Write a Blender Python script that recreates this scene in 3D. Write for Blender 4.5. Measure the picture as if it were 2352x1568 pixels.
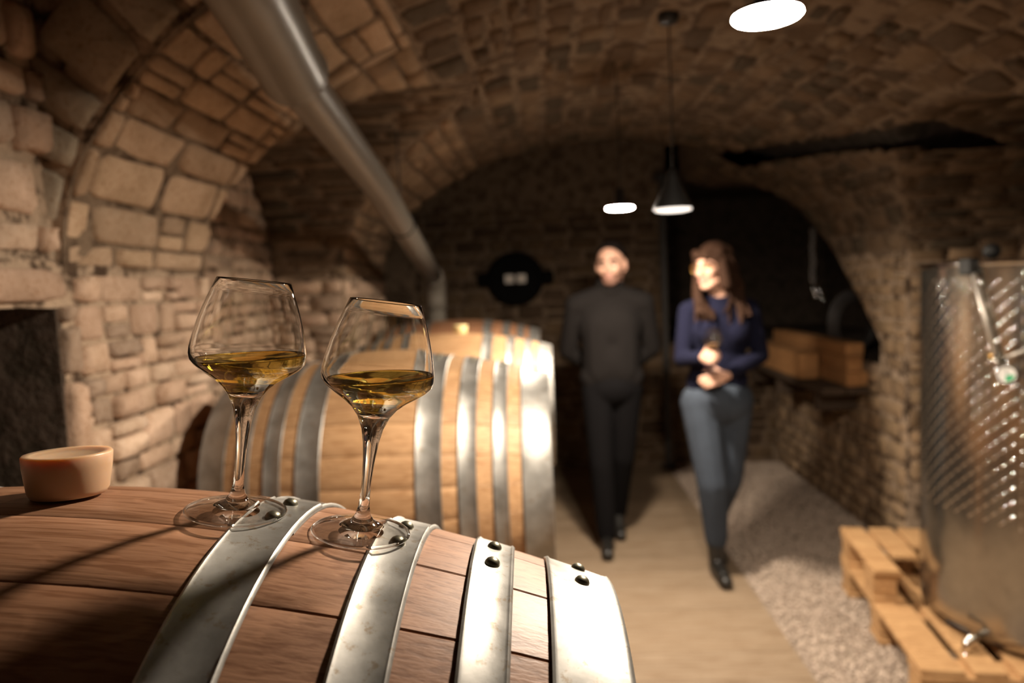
import bpy, bmesh, math, random
import numpy as np
from mathutils import Vector, Matrix, noise as mnoise

for _o in list(bpy.data.objects): bpy.data.objects.remove(_o)
scene = bpy.context.scene
COL = scene.collection
PI = math.pi

# ------------------------------------------------------------------ camera
FPX, CXP, CYP = 1650.0, 1176.0, 784.0
CAMP = np.array([0.0, 0.0, 1.5])
_yaw, _pit, _rol = math.atan(73.5/1650), math.atan(129/1650), math.radians(2.4)
_f = np.array([-math.sin(_yaw)*math.cos(_pit), math.cos(_yaw)*math.cos(_pit), -math.sin(_pit)])
_r0 = np.array([math.cos(_yaw), math.sin(_yaw), 0.0]); _u0 = np.cross(_r0, _f)
_u = math.cos(_rol)*_u0 + math.sin(_rol)*_r0
_r = math.cos(_rol)*_r0 - math.sin(_rol)*_u0
def proj(P):
    d = np.asarray(P, float) - CAMP
    z = d @ _f
    return np.stack([CXP + FPX*(d @ _r)/z, CYP - FPX*(d @ _u)/z, z], -1)
def ray(px, py): return _f + _r*(px-CXP)/FPX - _u*(py-CYP)/FPX
def atY(px, py, Y): v = ray(px, py); return Vector(CAMP + v*(Y/v[1]))
def atX(px, py, X): v = ray(px, py); return Vector(CAMP + v*(X/v[0]))
def atZ(px, py, Z): v = ray(px, py); return Vector(CAMP + v*((Z-1.5)/v[2]))

cam_d = bpy.data.cameras.new('camera'); cam = bpy.data.objects.new('camera', cam_d); COL.objects.link(cam)
cam.matrix_world = Matrix(((_r[0], _u[0], -_f[0], 0), (_r[1], _u[1], -_f[1], 0), (_r[2], _u[2], -_f[2], 1.5), (0, 0, 0, 1)))
cam_d.sensor_width = 36; cam_d.lens = FPX/2352*36
cam_d.clip_start = 0.02
cam_d.dof.use_dof = True; cam_d.dof.focus_distance = 0.575; cam_d.dof.aperture_fstop = 3.7
scene.camera = cam

# ------------------------------------------------------------------ world, exposure
w = bpy.data.worlds.new('world'); scene.world = w; w.use_nodes = True
w.node_tree.nodes['Background'].inputs[0].default_value = (0, 0, 0, 1)
w.node_tree.nodes['Background'].inputs[1].default_value = 0
vs = scene.view_settings
vs.view_transform = 'Standard'; vs.look = 'None'; vs.gamma = 1; vs.use_curve_mapping = False
vs.exposure = 0.0
LAMP_NEAR = 420.0
LAMP_NEAR_W = 48.0    # watts of the downward disc light in that lamp
#    # radiance of the lamp hanging over the aisle near the camera
LAMP_FAR = 1750.0      # radiance of the lamp in front of the two people
LAMP_DIM = 2.2
LAMP_COL = (1.0, 0.86, 0.69)

# ------------------------------------------------------------------ materials
MATS = {}
def nt(name):
    m = bpy.data.materials.new(name); m.use_nodes = True
    n = m.node_tree.nodes; b = n['Principled BSDF']
    MATS[name] = m
    return m, n, m.node_tree.links, b
def mix(n, l, fac, a, b, mode='MIX'):
    x = n.new('ShaderNodeMix'); x.data_type = 'RGBA'; x.blend_type = mode
    for s, v in ((x.inputs[0], fac), (x.inputs[6], a), (x.inputs[7], b)):
        if hasattr(v, 'links'): l.new(v, s)
        elif isinstance(v, (int, float)): s.default_value = v
        else: s.default_value = (*v, 1)
    return x.outputs[2]
def tex(n, l, kind, scale, coord='Object', detail=4, rough=.55, stretch=None, dist=0, offrand=False):
    tc = n.new('ShaderNodeTexCoord'); out = tc.outputs[coord]
    if offrand:
        oi = n.new('ShaderNodeObjectInfo'); mu = n.new('ShaderNodeMath'); mu.operation = 'MULTIPLY'; mu.inputs[1].default_value = 37.0
        l.new(oi.outputs['Random'], mu.inputs[0])
        va = n.new('ShaderNodeVectorMath'); va.operation = 'ADD'; l.new(out, va.inputs[0]); l.new(mu.outputs[0], va.inputs[1]); out = va.outputs[0]
    if stretch:
        mp = n.new('ShaderNodeMapping'); mp.inputs['Scale'].default_value = stretch; l.new(out, mp.inputs[0]); out = mp.outputs[0]
    t = n.new('ShaderNodeTexNoise' if kind == 'noise' else 'ShaderNodeTexVoronoi' if kind == 'vor' else 'ShaderNodeTexWave')
    t.inputs['Scale'].default_value = scale
    if kind == 'noise':
        t.inputs['Detail'].default_value = detail; t.inputs['Roughness'].default_value = rough; t.inputs['Distortion'].default_value = dist
    l.new(out, t.inputs['Vector'])
    return t.outputs[0]
def ramp(n, l, src, *stops):
    r = n.new('ShaderNodeValToRGB'); e = r.color_ramp.elements
    while len(e) < len(stops): e.new(.5)
    for i, (p, c) in enumerate(stops):
        e[i].position = p; e[i].color = (*c, 1) if not isinstance(c, (int, float)) else (c, c, c, 1)
    l.new(src, r.inputs[0]); return r.outputs[0]
def bump(n, l, b, src, strength=.4, dist=.01, prev=None):
    x = n.new('ShaderNodeBump'); x.inputs['Strength'].default_value = strength; x.inputs['Distance'].default_value = dist
    l.new(src, x.inputs['Height'])
    if prev is not None: l.new(prev, x.inputs['Normal'])
    l.new(x.outputs[0], b.inputs['Normal']); return x.outputs[0]
def simple(name, col, rough=.6, metal=0, spec=.5, var=0.0, vscale=30, bmp=0, bscale=200, stretch=None):
    m, n, l, b = nt(name)
    b.inputs['Roughness'].default_value = rough; b.inputs['Metallic'].default_value = metal
    b.inputs['Specular IOR Level'].default_value = spec
    if var:
        t = tex(n, l, 'noise', vscale, stretch=stretch)
        c = mix(n, l, t, tuple(max(0, x*(1-var)) for x in col), tuple(min(1, x*(1+var)) for x in col)); l.new(c, b.inputs['Base Color'])
    else: b.inputs['Base Color'].default_value = (*col, 1)
    if bmp: bump(n, l, b, tex(n, l, 'noise', bscale, stretch=stretch), bmp, .003)
    return m

def stone_mat(name, k=1.0, bumpk=1.0):
    m, n, l, b = nt(name)
    at = n.new('ShaderNodeAttribute'); at.attribute_name = 'tint'
    n1 = tex(n, l, 'noise', 9, detail=5); n2 = tex(n, l, 'noise', 85, detail=5, rough=.75)
    c1 = ramp(n, l, n1, (.3, (.72, .66, .58)), (.7, (1.05, 1.0, .95)))
    c = mix(n, l, 1.0, at.outputs['Color'], c1, 'MULTIPLY')
    pits = ramp(n, l, n2, (.34, (.62, .50, .38)), (.46, (1, 1, 1)))
    c = mix(n, l, 1.0, c, pits, 'MULTIPLY')
    l.new(c, b.inputs['Base Color'])
    b.inputs['Roughness'].default_value = .95; b.inputs['Specular IOR Level'].default_value = .15
    p = bump(n, l, b, n1, .6*bumpk, .03)
    bump(n, l, b, n2, .7*bumpk, .008, p)
    return m
stone_mat('stone')
def mortar_mat(name, ca, cb):
    m, n, l, b = nt(name)
    n1 = tex(n, l, 'noise', 16, detail=6, rough=.65); n2 = tex(n, l, 'noise', 70, detail=4)
    l.new(ramp(n, l, n1, (.40, ca), (.52, cb)), b.inputs['Base Color'])
    b.inputs['Roughness'].default_value = .97; b.inputs['Specular IOR Level'].default_value = .1
    p = bump(n, l, b, n1, .9, .03); bump(n, l, b, n2, .8, .006, p)
    return m
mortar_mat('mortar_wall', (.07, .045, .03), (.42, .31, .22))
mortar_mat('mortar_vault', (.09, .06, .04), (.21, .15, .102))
mortar_mat('mortar_dark', (.07, .055, .04), (.12, .09, .07))  # darker mortar copy, puts the shade of recesses into the colour

def wood_mat(name, ca, cb, rough=.55, gs=1.0, mottles=.3, spec=.35):
    m, n, l, b = nt(name)
    g = tex(n, l, 'noise', 16*gs, detail=6, rough=.62, stretch=(.12, 1, 1), dist=.6, offrand=True)
    f = tex(n, l, 'noise', 240*gs, detail=3, rough=.6, stretch=(.05, 1, 1), offrand=True)
    c = mix(n, l, ramp(n, l, g, (.3, 0), (.7, 1)), ca, cb)
    fl = ramp(n, l, f, (.38, (.68, .60, .52)), (.52, (1, 1, 1)))
    c = mix(n, l, 1.0, c, fl, 'MULTIPLY')
    mt = tex(n, l, 'noise', 30*gs, detail=2, rough=.5, stretch=(.6, 1, 1), dist=1.5, offrand=True)
    c = mix(n, l, ramp(n, l, mt, (.58, 0), (.72, mottles)), c, tuple(min(1, x*1.5) for x in cb))
    oi = n.new('ShaderNodeObjectInfo')
    v = ramp(n, l, oi.outputs['Random'], (0, (.86, .84, .82)), (1, (1.08, 1.06, 1.04)))
    c = mix(n, l, 1.0, c, v, 'MULTIPLY')
    l.new(c, b.inputs['Base Color']); b.inputs['Roughness'].default_value = rough; b.inputs['Specular IOR Level'].default_value = spec
    bump(n, l, b, f, .25, .0015)
    return m
wood_mat('oak_near', (.225, .110, .060), (.335, .175, .100), .5)
wood_mat('oak_pale', (.37, .22, .115), (.46, .285, .15), .55)
wood_mat('pallet_wood', (.45, .26, .12), (.60, .38, .19), .75)
wood_mat('timber', (.40, .20, .08), (.55, .30, .13), .75)
wood_mat('shadow_wood', (.05, .035, .025), (.09, .06, .04), .8)  # dark tone of the added shelf, stands in for the ledge shadow
wood_mat('floor_wood', (.25, .185, .125), (.31, .235, .165), .6, gs=.5, mottles=.1)

def metal_mat(name, ca, cb, rough=(.3, .55), spots=True, met=.95):
    m, n, l, b = nt(name)
    n1 = tex(n, l, 'noise', 14, detail=6, rough=.65); n2 = tex(n, l, 'noise', 90, detail=5, rough=.7)
    c = mix(n, l, ramp(n, l, n1, (.35, 0), (.65, 1)), ca, cb)
    if spots:
        c = mix(n, l, ramp(n, l, n2, (.35, .8), (.43, 0)), c, (.22, .17, .12))
    l.new(c, b.inputs['Base Color']); b.inputs['Metallic'].default_value = met
    l.new(ramp(n, l, n1, (.3, rough[0]), (.7, rough[1])), b.inputs['Roughness'])
    bump(n, l, b, n2, .12, .001)
    return m
metal_mat('galvanised', (.24, .232, .216), (.37, .358, .338), (.38, .56), True, .72)
metal_mat('stainless', (.34, .31, .27), (.42, .39, .34), (.16, .22), False)
simple('satin_steel', (.62, .58, .52), .42, .7)
simple('chrome', (.75, .73, .70), .12, 1)
simple('rivet_steel', (.16, .15, .11), .38, .85, var=.3, vscale=400)
simple('dark_metal', (.035, .032, .03), .5, .3)
simple('black_rubber', (.012, .012, .012), .6)
simple('pipe_plastic', (.17, .15, .125), .36, 0, .5, var=.12, vscale=12)
simple('lamp_shade', (.012, .012, .012), .45, .2)
simple('lamp_white', (.8, .78, .72), .6)
simple('cord_black', (.02, .018, .015), .7)
simple('bung_yellow', (.75, .60, .30), .5)
simple('plaque_black', (.003, .003, .003), .8, 0, .1)
simple('plaque_mark', (.8, .74, .68), .8)
simple('dial_white', (.85, .85, .82), .4)
simple('dial_green', (.03, .42, .18), .4)
simple('brass', (.75, .45, .15), .3, 1)
simple('chain_metal', (.30, .28, .27), .4, .8)
simple('hose_dark', (.05, .045, .045), .45)
simple('skin', (.60, .345, .25), .5, 0, .4, var=.08, vscale=25)
simple('skin_stubble', (.20, .105, .075), .6, 0, .3, var=.2, vscale=120)
simple('lips', (.40, .19, .15), .5)
simple('eye_dark', (.03, .02, .015), .2)
simple('eye_white_shaded', (.34, .28, .25), .3)  # whites darkened to paint in the shade of the eye sockets
simple('hair_black', (.010, .007, .006), .75, 0, .1, var=.4, vscale=150, bmp=.5, bscale=220, stretch=(1, 1, .15))
simple('hair_brown', (.030, .014, .008), .75, 0, .12, var=.5, vscale=120, bmp=.7, bscale=160, stretch=(1, 1, .12))
simple('sweater_grey', (.012, .0102, .0098), .95, 0, .1, var=.2, vscale=60, bmp=.4, bscale=400)
simple('trousers_black', (.0045, .004, .0045), .9, 0, .1, var=.2, vscale=40)
simple('sweater_navy', (.008, .0085, .021), .95, 0, .1, var=.25, vscale=60, bmp=.4, bscale=400)
simple('denim', (.042, .052, .070), .9, 0, .15, var=.35, vscale=14, bmp=.3, bscale=500)
simple('shoe_black', (.012, .011, .010), .35)
def gravel_mat():
    m, n, l, b = nt('gravel')
    at = n.new('ShaderNodeAttribute'); at.attribute_name = 'tint'
    t = tex(n, l, 'noise', 90, detail=3)
    c = mix(n, l, 1.0, at.outputs['Color'], ramp(n, l, t, (.3, (.8, .76, .72)), (.7, (1.05, 1.02, 1.0))), 'MULTIPLY')
    l.new(c, b.inputs['Base Color']); b.inputs['Roughness'].default_value = .95; b.inputs['Specular IOR Level'].default_value = .15
    bump(n, l, b, t, .6, .01)
gravel_mat()
def glass_mat(name, col, ior, rough=0.0):
    m = bpy.data.materials.new(name); m.use_nodes = True; n = m.node_tree.nodes; l = m.node_tree.links
    n.remove(n['Principled BSDF']); g = n.new('ShaderNodeBsdfGlass')
    g.inputs['Color'].default_value = (*col, 1); g.inputs['IOR'].default_value = ior; g.inputs['Roughness'].default_value = rough
    l.new(g.outputs[0], n['Material Output'].inputs[0]); MATS[name] = m
glass_mat('glass', (.985, .985, .98), 1.5)
def thin_glass():
    m = bpy.data.materials.new('thin_glass'); m.use_nodes = True; n = m.node_tree.nodes; l = m.node_tree.links
    n.remove(n['Principled BSDF']); t = n.new('ShaderNodeBsdfTransparent'); t.inputs[0].default_value = (.90, .895, .885, 1)
    g = n.new('ShaderNodeBsdfGlossy'); g.inputs['Roughness'].default_value = .03; g.inputs['Color'].default_value = (1, 1, 1, 1)
    lw = n.new('ShaderNodeLayerWeight'); p = n.new('ShaderNodeMath'); p.operation = 'POWER'; p.inputs[1].default_value = 4.0; l.new(lw.outputs['Facing'], p.inputs[0])
    a = n.new('ShaderNodeMath'); a.operation = 'MULTIPLY_ADD'; a.inputs[1].default_value = .9; a.inputs[2].default_value = .07; l.new(p.outputs[0], a.inputs[0])
    x = n.new('ShaderNodeMixShader'); l.new(a.outputs[0], x.inputs[0]); l.new(t.outputs[0], x.inputs[1]); l.new(g.outputs[0], x.inputs[2])
    l.new(x.outputs[0], n['Material Output'].inputs[0]); MATS['thin_glass'] = m
thin_glass()
glass_mat('wine', (.99, .89, .46), 1.34)
def silicone():
    m, n, l, b = nt('silicone')
    b.inputs['Base Color'].default_value = (.47, .31, .195, 1); b.inputs['Roughness'].default_value = .38
    b.inputs['Subsurface Weight'].default_value = .85; b.inputs['Subsurface Radius'].default_value = (.03, .016, .007); b.inputs['Subsurface Scale'].default_value = .6
    t = tex(n, l, 'noise', 35); bump(n, l, b, t, .15, .002)
silicone()
def emit(name, col, s):
    m = bpy.data.materials.new(name); m.use_nodes = True; n = m.node_tree.nodes; l = m.node_tree.links
    n.remove(n['Principled BSDF']); e = n.new('ShaderNodeEmission'); e.inputs[0].default_value = (*col, 1); e.inputs[1].default_value = s
    l.new(e.outputs[0], n['Material Output'].inputs[0]); MATS[name] = m
emit('lamp_near_light', LAMP_COL, LAMP_NEAR); emit('lamp_far_light', LAMP_COL, LAMP_FAR); emit('lamp_dim_light', (1, .87, .75), LAMP_DIM)

# ------------------------------------------------------------------ object helpers
def link(name, me, mat=None, parent=None, smooth=False):
    o = bpy.data.objects.new(name, me); COL.objects.link(o)
    if mat is not None and not me.materials:
        for mm in (mat if isinstance(mat, (list, tuple)) else [mat]): me.materials.append(MATS[mm])
    if parent is not None: o.parent = parent
    if smooth: me.polygons.foreach_set('use_smooth', [True]*len(me.polygons))
    return o
def pyd(name, v, f, mat=None, parent=None, smooth=False):
    me = bpy.data.meshes.new(name); me.from_pydata([tuple(x) for x in v], [], f); me.update()
    return link(name, me, mat, parent, smooth)
def obj(name, bm, mat=None, parent=None, smooth=False):
    bmesh.ops.recalc_face_normals(bm, faces=bm.faces[:])
    me = bpy.data.meshes.new(name); bm.to_mesh(me); bm.free()
    return link(name, me, mat, parent, smooth)
def tag(o, label=None, cat=None, group=None, kind=None):
    if label: o['label'] = label
    if cat: o['category'] = cat
    if group: o['group'] = group
    if kind: o['kind'] = kind
    return o
def empty(name, loc=(0, 0, 0), rot=(0, 0, 0)):
    o = bpy.data.objects.new(name, None); COL.objects.link(o); o.location = loc; o.rotation_euler = rot; o.empty_display_size = .1
    return o
def bbox(bm, lo, hi, M=None, bev=0):
    r = bmesh.ops.create_cube(bm, size=1); vs_ = r['verts']
    for v in vs_:
        v.co = Vector([lo[i] + (v.co[i]+.5)*(hi[i]-lo[i]) for i in range(3)])
    if bev:
        es = list({e for v in vs_ for e in v.link_edges})
        rr = bmesh.ops.bevel(bm, geom=es, offset=bev, segments=1, affect='EDGES'); vs_ = list({v for f in rr['faces'] for v in f.verts} | {v for v in vs_ if v.is_valid})
    if M is not None: bmesh.ops.transform(bm, matrix=M, verts=vs_)
    return vs_
def box_obj(name, lo, hi, mat, parent=None, bev=.003, M=None):
    bm = bmesh.new(); bbox(bm, lo, hi, M, bev); return obj(name, bm, mat, parent)
def tube_bm(bm, pts, rad, seg=12, cap=True):
    pts = [Vector(p) for p in pts]; rad = rad if isinstance(rad, (list, tuple)) else [rad]*len(pts)
    rings = []; up = Vector((0, 0, 1))
    t0 = (pts[1]-pts[0]).normalized()
    a = t0.orthogonal().normalized()
    for i, p in enumerate(pts):
        t = (pts[min(i+1, len(pts)-1)]-pts[max(i-1, 0)]).normalized()
        a = (a - t*a.dot(t)).normalized(); b = t.cross(a)
        rings.append([bm.verts.new(p + (a*math.cos(2*PI*k/seg)+b*math.sin(2*PI*k/seg))*rad[i]) for k in range(seg)])
    for i in range(len(rings)-1):
        for k in range(seg):
            bm.faces.new((rings[i][k], rings[i][(k+1) % seg], rings[i+1][(k+1) % seg], rings[i+1][k]))
    if cap: bm.faces.new(rings[0][::-1]); bm.faces.new(rings[-1])
def tube(name, pts, rad, mat, parent=None, seg=12):
    bm = bmesh.new(); tube_bm(bm, pts, rad, seg); return obj(name, bm, mat, parent, True)
def lathe_me(bm, prof, seg=48, close=False):
    """revolve (r,z) profile about z; r=0 ends become poles"""
    rings = []
    for r, z in prof:
        if r < 1e-6: rings.append([bm.verts.new((0, 0, z))])
        else: rings.append([bm.verts.new((r*math.cos(2*PI*k/seg), r*math.sin(2*PI*k/seg), z)) for k in range(seg)])
    n = len(rings)
    for i in range(n if close else n-1):
        A, B = rings[i], rings[(i+1) % n]
        for k in range(seg):
            k2 = (k+1) % seg
            if len(A) == 1 and len(B) == 1: continue
            if len(A) == 1: bm.faces.new((A[0], B[k], B[k2]))
            elif len(B) == 1: bm.faces.new((A[k], A[k2], B[0]))
            else: bm.faces.new((A[k], A[k2], B[k2], B[k]))
def lathe(name, prof, mat, parent=None, seg=48, smooth=True, loc=None, rot=None, close=False):
    bm = bmesh.new(); lathe_me(bm, prof, seg, close); o = obj(name, bm, mat, parent, smooth)
    if loc is not None: o.location = loc
    if rot is not None: o.rotation_euler = rot
    return o
def torus_bm(bm, R, r, M=None, s1=32, s2=10):
    vs_ = [[bm.verts.new(((R+r*math.cos(2*PI*j/s2))*math.cos(2*PI*i/s1), (R+r*math.cos(2*PI*j/s2))*math.sin(2*PI*i/s1), r*math.sin(2*PI*j/s2))) for j in range(s2)] for i in range(s1)]
    for i in range(s1):
        for j in range(s2):
            bm.faces.new((vs_[i][j], vs_[(i+1) % s1][j], vs_[(i+1) % s1][(j+1) % s2], vs_[i][(j+1) % s2]))
    if M is not None: bmesh.ops.transform(bm, matrix=M, verts=[v for q in vs_ for v in q])

# ------------------------------------------------------------------ stone walls
def lerp(a, b, t): return a+(b-a)*t
class Stones:
    """stones laid on a surface; the 300 that show largest become objects, the rest one stuff part"""
    def __init__(s, parent, seed): s.parent = parent; s.items = []; s.rng = random.Random(seed)
    def lay(s, u0, u1, v0, v1, mapf, ch, sw, tint, mask=None, joint=.012, proud=(.006, .02), jit=.13, scatter=.0, drop=0.0):
        R = s.rng; v = v0
        while v < v1-.02:
            h = R.uniform(*ch)
            if v+h > v1-.03: h = v1-v
            u = u0 - R.uniform(0, sw[0])
            while u < u1:
                wd = R.uniform(*sw)
                a, b = max(u, u0), min(u+wd, u1)
                if b-a > .03:
                    parts = [(v, v+h)]
                    if h > ch[0]*1.25 and wd < sw[1]*.75 and R.random() < .35:
                        k = R.uniform(.4, .6); parts = [(v, v+h*k), (v+h*k, v+h)]
                    for c, d in parts: 
                        if R.random() >= drop: s.one((a+b)/2, (c+d)/2, (b-a)/2-joint/2, (d-c)/2-joint/2, mapf, tint, mask, proud, jit)
                u += wd
            v += h
    def one(s, cu, cv, hu, hv, mapf, tint, mask, proud, jit, depth=.014):
        R = s.rng
        if hu < .012 or hv < .01: return
        if mask:
            g = [(cu+hu*x, cv+hv*y) for x in (-.9, -.45, 0, .45, .9) for y in (-.9, -.45, 0, .45, .9)]
            g = [q for q in g if mask(*q)]
            if len(g) < 5: return
            ou, ov = sum(q[0] for q in g)/len(g), sum(q[1] for q in g)/len(g)
            if not mask(ou, ov): return
        else: ou, ov = cu, cv
        base = [(-1, -.74), (-.86, -1), (0, -1), (.86, -1), (1, -.74), (1, .74), (.86, 1), (0, 1), (-.86, 1), (-1, .74)]
        out = []
        for x, y in base:
            uu = cu+hu*(x*(1-R.random()*jit) + R.uniform(-jit, jit)*.25); vv = cv+hv*(y*(1-R.random()*jit*1.2))
            if mask and not mask(uu, vv):
                lo, hi = 0.0, 1.0
                for _ in range(7):
                    md = (lo+hi)/2
                    if mask(lerp(ou, uu, md), lerp(ov, vv, md)): lo = md
                    else: hi = md
                uu, vv = lerp(ou, uu, lo*.97), lerp(ov, vv, lo*.97)
            out.append((uu, vv))
        p = R.uniform(*proud); V = []; n = len(out)
        tu, tv = R.uniform(-.35, .35), R.uniform(-.35, .35)
        for sc, dp in ((1.0, -depth), (.975, p*.4), (.86, p)):
            for uu, vv in out:
                x, y = lerp(ou, uu, sc), lerp(ov, vv, sc)
                P, N = mapf(x, y)
                dd = dp
                if sc < .9: dd = dp*(1+tu*(x-ou)/max(hu, .01)+tv*(y-ov)/max(hv, .01))+R.uniform(-.15, .15)*p
                V.append(P+N*dd)
        P, N = mapf(ou, ov); V.append(P+N*p*R.uniform(.85, 1.2))
        t = tint(R)
        s.items.append((np.array(V), n, t))
    def build(s, mat='stone', limit=300):
        if not s.items: return
        def score(it):
            q = proj(it[0][:2*it[1]])
            if q[:, 2].min() < .1: return -1
            if q[:, 0].max() < 0 or q[:, 0].min() > 2352 or q[:, 1].max() < 0 or q[:, 1].min() > 1568: return -1
            return (q[:, 0].max()-q[:, 0].min())*(q[:, 1].max()-q[:, 1].min())
        sc = sorted(((score(it), i) for i, it in enumerate(s.items)), reverse=True)
        single = [i for a, i in sc[:limit] if a > 120]; ss = set(single)
        rest = [i for i in range(len(s.items)) if i not in ss]
        def faces(n, o=0):
            f = []
            for k in range(n):
                k2 = (k+1) % n
                f += [(o+k, o+k2, o+n+k2, o+n+k), (o+n+k, o+n+k2, o+2*n+k2, o+2*n+k), (o+2*n+k, o+2*n+k2, o+3*n)]
            return f
        def mk(name, V, F, T):
            me = bpy.data.meshes.new(name); me.from_pydata(V, [], F); me.update()
            ca = me.color_attributes.new('tint', 'FLOAT_COLOR', 'POINT'); ca.data.foreach_set('color', np.array(T, dtype=np.float32).ravel())
            return link(name, me, mat, s.parent, True)
        for i in single:
            V, n, t = s.items[i]; mk('stone', V.tolist(), faces(n), [(*t, 1)]*len(V))
        if rest:
            VV, FF, TT = [], [], []
            for i in rest:
                V, n, t = s.items[i]; FF += faces(n, len(VV)); VV += V.tolist(); TT += [(*t, 1)]*len(V)
            tag(mk('stone_infill', VV, FF, TT), kind='stuff')
def grid(name, nu, nv, fn, mat, parent=None, keep=None, amp=.006):
    V = [];
    for i in range(nu+1):
        for j in range(nv+1):
            p = Vector(fn(i/nu, j/nv)); V.append(p + Vector(mnoise.noise_vector(p*9))*amp)
    F = []
    for i in range(nu):
        for j in range(nv):
            if keep and not keep((i+.5)/nu, (j+.5)/nv): continue
            a = i*(nv+1)+j; F.append((a, a+1, a+nv+2, a+nv+1))
    return pyd(name, V, F, mat, parent, True)
def tintf(*cols, s=.12):
    def f(R):
        c = R.choice(cols); k = 1+R.uniform(-s, s); return tuple(min(1, x*k) for x in c)
    return f
T_WALL = tintf((.66, .50, .395), (.62, .465, .365), (.69, .54, .43), (.56, .41, .32), (.42, .325, .26))
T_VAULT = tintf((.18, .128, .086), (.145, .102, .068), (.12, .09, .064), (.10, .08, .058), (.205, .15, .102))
T_RING = tintf((.56, .42, .30), (.52, .385, .275), (.47, .355, .26))
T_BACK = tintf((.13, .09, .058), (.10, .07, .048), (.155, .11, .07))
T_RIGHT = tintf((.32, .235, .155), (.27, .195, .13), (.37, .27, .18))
# geometry of the cellar
XL, XR = -1.02, 1.85
VC, VA, VB, VZ = .415, 1.435, .81, 1.57
Y1, Y2 = 1.50, 4.62            # the low vault runs between these
YB = 5.78
L2C, L2W, L2H = 2.92, .77, .71  # left bay arch
R2C, R2W, R2H = 2.88, .85, .55  # right bay arch beside the tank
L2X, R2X = -1.40, 2.52
R3 = [(3.97, 1.06), (4.23, 1.295), (4.47, 1.49), (4.79, 1.75), (4.87, 1.93), (4.95, 2.05), (5.25, 2.18), (5.8, 2.2)]
def mainz(x):
    k = (x-VC)/VA
    return VZ+VB*math.sqrt(max(0, 1-k*k))
def l2z(y):
    k = (y-L2C)/L2W
    return VZ+L2H*math.sqrt(1-k*k) if abs(k) < 1 else -1
def r2z(y):
    k = (y-R2C)/R2W
    return VZ+R2H*math.sqrt(1-k*k) if abs(k) < 1 else -1
def r3z(y):
    return float(np.interp(y, [a for a, b in R3], [b for a, b in R3])) if R3[0][0] <= y <= 5.8 else -1
_th = np.linspace(0, PI, 400); _ex = VC-VA*np.cos(_th); _ez = VZ+VB*np.sin(_th)
_es = np.concatenate([[0], np.cumsum(np.hypot(np.diff(_ex), np.diff(_ez)))]); ELEN = float(_es[-1])
def ell(s):
    t = float(np.interp(s, _es, _th)); x, z = VC-VA*math.cos(t), VZ+VB*math.sin(t)
    n = Vector((math.cos(t)*VB, 0, -math.sin(t)*VA)).normalized()
    return x, z, n

# floor of boards across the aisle
floor = tag(empty('floor', (0, 0, 0)), 'pale beige board floor of the cellar aisle', 'floor', kind='structure')
R = random.Random(3); y = -1.2; k = 0
while y < YB:
    wd = .20
    box_obj('plank', (XL-.4, y+.0012, -.03), (.955, y+wd-.0012, R.uniform(-.001, .001)), 'floor_wood', floor, .0015)
    y += wd
# gravel strip
def gravel():
    rng = np.random.RandomState(5)
    fl = tag(grid('floor_gravel_base', 20, 60, lambda u, v: (lerp(.957, 2.7, u), lerp(-1.2, YB+.1, v), -.012), 'gravel', amp=.004), 'pale gravel bedding of the strip beside the board floor', 'ground', kind='structure')
    ca = fl.data.color_attributes.new('tint', 'FLOAT_COLOR', 'POINT'); ca.data.foreach_set('color', np.tile(np.array([.34, .28, .23, 1], np.float32), (len(fl.data.vertices), 1)).ravel())
    N = 26000
    o8 = np.array([(1, 0, 0), (0, 1, 0), (-1, 0, 0), (0, -1, 0), (0, 0, 1), (0, 0, -1)], float)
    f8 = np.array([(0, 1, 4), (1, 2, 4), (2, 3, 4), (3, 0, 4), (1, 0, 5), (2, 1, 5), (3, 2, 5), (0, 3, 5)])
    c = np.stack([rng.uniform(.965, 1.86, N), rng.uniform(1.7, YB, N), rng.uniform(-.012, .0, N)], -1)
    ext = rng.rand(N) < .12
    c[ext, 0] = rng.uniform(1.85, 2.5, ext.sum()); c[ext, 1] = rng.uniform(2.1, 3.7, ext.sum())
    r = rng.uniform(.005, .0105, (N, 1, 1))*rng.uniform(.7, 1.3, (N, 1, 3))
    a = rng.uniform(0, 2*PI, N)
    V = o8[None]*r*rng.uniform(.8, 1.2, (N, 6, 1))
    ca_, sa = np.cos(a)[:, None], np.sin(a)[:, None]
    x, y_ = V[..., 0]*ca_-V[..., 1]*sa, V[..., 0]*sa+V[..., 1]*ca_
    V = np.stack([x, y_, V[..., 2]*.8], -1)+c[:, None]
    Fc = (f8[None]+np.arange(N)[:, None, None]*6).reshape(-1, 3)
    me = bpy.data.meshes.new('gravel'); nv, nf = N*6, len(Fc)
    me.vertices.add(nv); me.vertices.foreach_set('co', V.astype(np.float32).ravel())
    me.loops.add(nf*3); me.loops.foreach_set('vertex_index', Fc.astype(np.int32).ravel())
    me.polygons.add(nf); me.polygons.foreach_set('loop_start', np.arange(0, nf*3, 3, dtype=np.int32)); me.polygons.foreach_set('loop_total', np.full(nf, 3, np.int32))
    me.update(calc_edges=True); me.validate()
    t = rng.choice(4, N); pal = np.array([(.62, .52, .44), (.56, .46, .39), (.68, .58, .50), (.50, .41, .34)])[t]
    tt = np.concatenate([np.repeat(pal, 6, 0), np.ones((nv, 1))], 1).astype(np.float32)
    at = me.color_attributes.new('tint', 'FLOAT_COLOR', 'POINT'); at.data.foreach_set('color', tt.ravel())
    o = link('gravel', me, 'gravel')
    tag(o, 'loose pale pinkish gravel strip along the right wall', 'gravel', kind='stuff')
gravel()

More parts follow.
